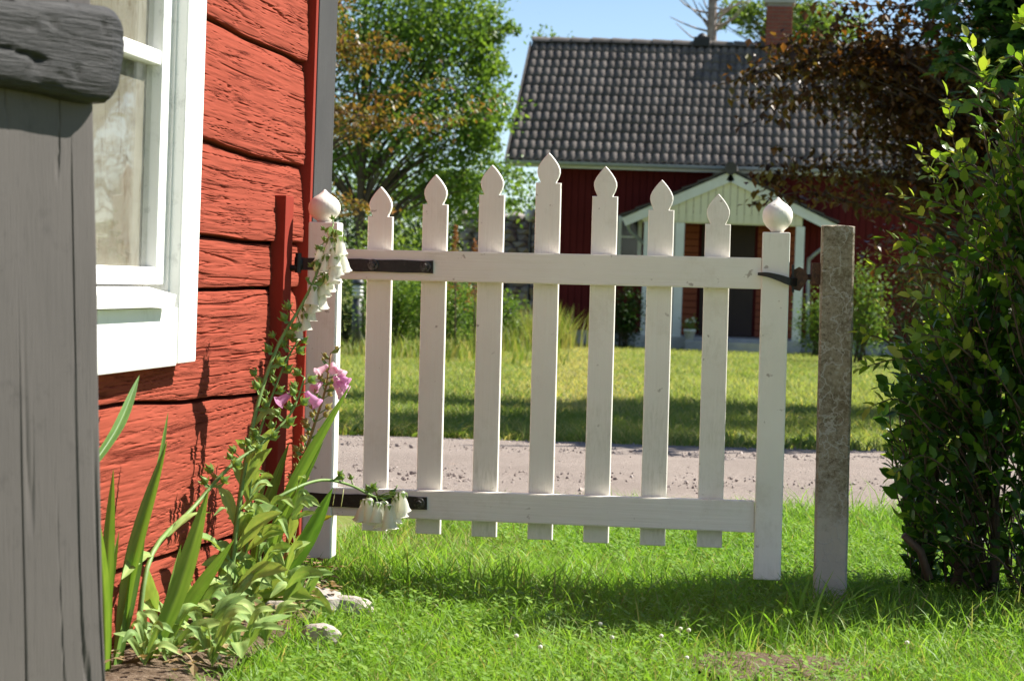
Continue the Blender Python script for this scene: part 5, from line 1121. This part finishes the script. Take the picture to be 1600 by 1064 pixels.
def fleaf(parent, b, t, Yb, Yt, wpx, lift=0.02, mat='foxleaf', face=None, rnd=None):
    B, T = at_p(*b, Yb), at_p(*t, Yt); s = Yb/FPX*0.85; f = np.array([random.uniform(-.45, .45), -.85, .75]) if face is None else face
    return blade_leaf(parent, B, T, wpx*s, (0, 0, lift), f, mat, 14, 'leaf', .45, .14, .35, rnd, .06)
# tall white foxglove
f1 = thing('foxglove', at_g(352, 1000), 'tall leaning white foxglove with hanging bells beside the upper gate hinge', 'flower')
P = fstem(f1, [(352, 1000), (372, 800), (398, 650), (432, 545), (472, 475), (498, 420), (521, 350)], [4.75, 4.78, 4.85, 4.92, 4.97, 5.0, 5.02], .0065, .0018)
bells(f1, P, [(532, 383, .15), (500, 397, -.1), (536, 408, .2, 1.1), (522, 425, .12, 1.1), (523, 402, .05), (501, 465, .1, 1.1), (485, 486, 0, 1.1), (497, 454, .25), (472, 494, -.05), (467, 517, -.05, .95), (478, 502, .1), (516, 385, -.1), (528, 396, .1), (509, 412, -.15), (514, 440, .1), (506, 448, .15), (492, 474, .15), (489, 462, -.1), (526, 415, .2), (480, 480, -.1)], BW, 5.0, .044)
bells(f1, P, [(515, 362, -.1, .6), (524, 368, .2, .7), (511, 437, .1, .75), (494, 415, -.1, .6), (530, 370, .3, .8)], BC, 5.0, .036)
pods(f1, P, 10, 18, 9, PODG, .019); pods(f1, P, 22, 29, 12, PODG, .010)
for a in [((372, 830), (340, 760), 4.78, 4.76, 24), ((378, 770), (425, 700), 4.8, 4.78, 22), ((365, 880), (300, 835), 4.77, 4.7, 34), ((368, 860), (440, 800), 4.77, 4.72, 34), ((356, 960), (262, 960), 4.75, 4.6, 40), ((354, 980), (420, 1010), 4.74, 4.6, 40), ((360, 920), (450, 890), 4.75, 4.68, 40), ((352, 990), (275, 1045), 4.74, 4.55, 48), ((384, 740), (405, 672), 4.82, 4.84, 16)]: fleaf(f1, *a)
# second green stem with pods
f2 = thing('foxglove', at_g(378, 985), 'faded foxglove stem carrying only green seed pods, by the red hinge post', 'flower')
P = fstem(f2, [(378, 985), (388, 800), (402, 690), (428, 610), (452, 555), (468, 530)], [4.85, 4.87, 4.9, 4.95, 4.98, 5.0], .005, .0018)
pods(f2, P, 14, 28, 15, PODG, .019)
for a in [((390, 790), (360, 720), 4.87, 4.85, 20), ((394, 740), (430, 668), 4.88, 4.86, 26), ((384, 860), (450, 830), 4.86, 4.8, 36), ((382, 900), (330, 850), 4.86, 4.8, 34), ((380, 930), (490, 935), 4.85, 4.75, 46), ((380, 960), (340, 1000), 4.84, 4.7, 40)]: fleaf(f2, *a)
# stem leaning from the wall, a few pink bells at its end
f3 = thing('foxglove', at_g(212, 1010), 'foxglove stem slanting away from the wall with green pods and two pink bells', 'flower')
P = fstem(f3, [(212, 1010), (236, 868), (300, 795), (360, 728), (410, 692), (455, 645), (476, 590)], [4.5, 4.55, 4.62, 4.7, 4.78, 4.85, 4.9], .006, .002)
pods(f3, P, 12, 29, 20, PODG, .019); 
for px, py, dx in ((446, 621, -.9), (487, 622, .9)):
    c = at_y(px, py, 4.88); d = np.array([dx, -.3, -.75]); d /= np.linalg.norm(d); Lk = .040; inst('bell', BP[0], f3, c-d*Lk*.5, rot_to(d), (Lk,)*3); q = nearest(P, c); m = MB(); tube(m, [q, c-d*Lk*.5], .0014, 5); m.build('pod_stalk', 'stem', f3, True)
for a in [((240, 865), (190, 905), 4.55, 4.5, 26), ((262, 838), (330, 800), 4.58, 4.55, 26), ((232, 890), (240, 990), 4.53, 4.45, 34), ((222, 950), (275, 975), 4.5, 4.42, 40)]: fleaf(f3, *a)
# pink foxglove
f4 = thing('foxglove', at_g(440, 970), 'pink foxglove with ripening pods standing before the gate hinge stile', 'flower')
P = fstem(f4, [(440, 970), (448, 860), (462, 760), (486, 680), (508, 610), (517, 552)], [5.0, 5.02, 5.05, 5.08, 5.1, 5.12], .0055, .002, 'redstem')
for px, py, dx, dy in ((530, 580, .8, -.5), (526, 595, .5, -.85), (535, 603, .8, -.4), (530, 612, .55, -.5), (496, 603, -.5, -.8), (503, 577, -.7, -.4), (521, 574, .3, -.9), (537, 592, .9, -.2)):
    c = at_y(px, py, 5.08); d = np.array([dx, dy, -.55]); d /= np.linalg.norm(d); Lk = .031; inst('bell', BP[int(px) % 3], f4, c-d*Lk*.55, rot_to(d), (Lk,)*3); q = nearest(P, c); m = MB(); tube(m, [q, c-d*Lk*.55], .0014, 5); m.build('pod_stalk', 'stem', f4, True)
pods(f4, P, 12, 24, 26, PODY, .016, .7); pods(f4, P, 24, 29, 7, PODY, .010, .6)
for a in [((446, 880), (490, 840), 5.02, 4.95, 34), ((444, 900), (400, 850), 5.0, 4.95, 30), ((442, 930), (520, 960), 5.0, 4.85, 44), ((441, 945), (380, 930), 5.0, 4.9, 44), ((450, 850), (470, 800), 5.02, 5.0, 24)]: fleaf(f4, *a)
fleaf(f4, (474, 838), (520, 806), 5.0, 4.96, 17, .012, 'yellowleaf')
# drooping white foxglove across the lower hinge
f5 = thing('foxglove', at_g(410, 990), 'bent white foxglove drooping its bells over the lower gate hinge', 'flower')
P = fstem(f5, [(410, 990), (405, 870), (418, 795), (455, 766), (502, 750), (545, 757), (578, 773), (600, 779), (613, 773), (621, 758)], [4.85, 4.87, 4.9, 4.95, 5.05, 5.15, 5.22, 5.26, 5.28, 5.3], .005, .0016, n=46)
bells(f5, P, [(567, 797, -.2, 1.05), (577, 797, .05, 1.05), (589, 801, -.05), (599, 803, 0, 1.05), (608, 807, .1, 1.15), (617, 797, -.05, 1.1), (624, 791, .2, 1.05), (630, 783, .15, .9)], BW, 5.22, .056)
pods(f5, P, 22, 36, 7, PODG, .015, .5)
for k, (px, py) in enumerate(((520, 790), (533, 792))):
    m = MB(); tube(m, [at_y(px+4, py-28, 5.12), at_y(px, py, 5.12)], .0008, 4); m.build('style', 'bell_cream', f5, True)
for a in [((407, 880), (460, 860), 4.87, 4.8, 30), ((406, 900), (350, 870), 4.87, 4.8, 32), ((409, 960), (470, 1005), 4.85, 4.7, 44), ((408, 930), (330, 950), 4.86, 4.72, 46), ((412, 830), (375, 790), 4.88, 4.85, 22), ((414, 815), (448, 780), 4.89, 4.87, 20)]: fleaf(f5, *a)
random.seed(31)
for par, pts in ((f1, [(352, 1000), (372, 800), (398, 650)]), (f2, [(378, 985), (388, 800), (402, 690)]), (f5, [(410, 990), (405, 870), (418, 795)]), (f4, [(440, 970), (448, 860), (462, 770)])):
    for k in range(17):
        t_ = random.random()**1.4; i_ = 0 if t_ < .5 else 1; ff = (t_-.5*i_)*2; bx, by = (pts[i_][0]*(1-ff)+pts[i_+1][0]*ff, pts[i_][1]*(1-ff)+pts[i_+1][1]*ff)
        L_ = random.uniform(45, 95)*(1-.45*t_); an = random.choice((-1, 1))*random.uniform(.2, 1.25); Yb_ = 4.82+random.uniform(-.06, .08)
        fleaf(par, (bx, by), (bx+math.sin(an)*L_, by-math.cos(an)*L_*random.uniform(.2, .9)), Yb_, Yb_-random.uniform(-.06, .12), L_*random.uniform(.30, .46), random.uniform(.005, .03))
# low rosettes of broad leaves along the edge of the bed
random.seed(9)
for px, py, cnt, L, lb in ((300, 990, 12, .12, 'rosette of tall pale leaves between the sword leaves and the foxgloves'), (370, 1055, 11, .12, 'rosette of soft leaves where the bed meets the near lawn'), (330, 1062, 12, .08, 'rosette of small crowded leaves on the soil below the slanting stem'), (225, 1062, 12, .08, 'rosette of small leaves between the grey post and the lawn'), (262, 1050, 10, .11, 'rosette of curled leaves hugging the foot of the sword leaves'), (470, 975, 9, .10, 'rosette of broad pale foxglove leaves beside the large flat rock'), (415, 1035, 10, .11, 'rosette of broad grey green leaves at the front edge of the bed'), (318, 1040, 9, .11, 'rosette of drooping broad leaves on bare soil near the sword leaves'), (455, 925, 8, .09, 'rosette of round leaves below the gate hinge stile'), (360, 985, 8, .10, 'rosette of broad leaves at the foot of the tall white foxglove')):
    b = at_g(px, py); t = thing('leaf_rosette', b, lb, 'plant'); 
    for k in range(cnt):
        a = k*2.4+random.uniform(-.3, .3); d = np.array([math.cos(a), math.sin(a), 0]); l = L*random.uniform(.5, 1.0); bb = b+EZ*random.uniform(.025, .06); tt2 = bb+d*l+EZ*random.uniform(-.01, .09)
        blade_leaf(t, bb, tt2, l*random.uniform(.26, .38), (0, 0, random.uniform(.015, .04)), np.array([random.uniform(-.35, .35), -.6, 1.0]), 'foxleaf', 14, 'leaf', .5, .12, .3, None, .07)
# rocks edging the bed
for px, py, r, s, lb in ((488, 958, (.095, .07, .042), 3, 'large flat pale rock at the edge of the flower bed, partly under leaves'), (548, 962, (.055, .045, .032), 8, 'angular pale rock standing in the grass at the end of the bed'), (500, 1003, (.04, .035, .028), 12, 'rounded small rock between the rosettes and the grass'), (272, 955, (.05, .04, .03), 5, 'brownish rock lying on the soil beside the sword leaves'), (330, 955, (.06, .05, .035), 15, 'dull grey rock on the soil beneath the foxglove stems'), (405, 965, (.055, .045, .04), 17, 'grey rock half hidden behind foxglove stems'), (300, 985, (.05, .04, .025), 19, 'low flat rock on bare soil in front of the red wall')):
    b = at_g(px, py); m = MB(); rock_mesh(m, b+EZ*r[2]*.45, np.array(r), s, 3); tag(m.build('rock', 'rock', None, False, loc=b), lb, 'rock')
# fallen pale petals and dry litter
for px, py, lb in ((246, 940, 'withered pale pink bell hanging upper of two by the wall and sword leaves'), (236, 958, 'withered pale pink bell lower of two by the wall and sword leaves')):
    b = at_g(px, py); o = inst('fallen_bell', bell_mesh('fallen_bell', 'bell_pink', 1, 1, 1.0), None, b+EZ*.05, rot_to((-.4, -.3, -.8)), (.03,)*3); tag(o, lb, 'flower', 'withered bells by the wall')
m = MB(); n = 420; y = rng.uniform(3.9, 5.5, n); x = WX+.03+rng.random(n)*(bed_x(y)-WX); d = np.stack([rng.normal(size=n), rng.normal(size=n), rng.normal(size=n)*.25], -1)
leaves(m, np.stack([x, y, .05+.02*rng.random(n)], -1), .010+.018*rng.random(n), frame_from(d), LEAF4); tag(m.build('leaf_litter', 'litter'), 'dry leaf litter on the soil of the flower bed', 'litter', kind='stuff')
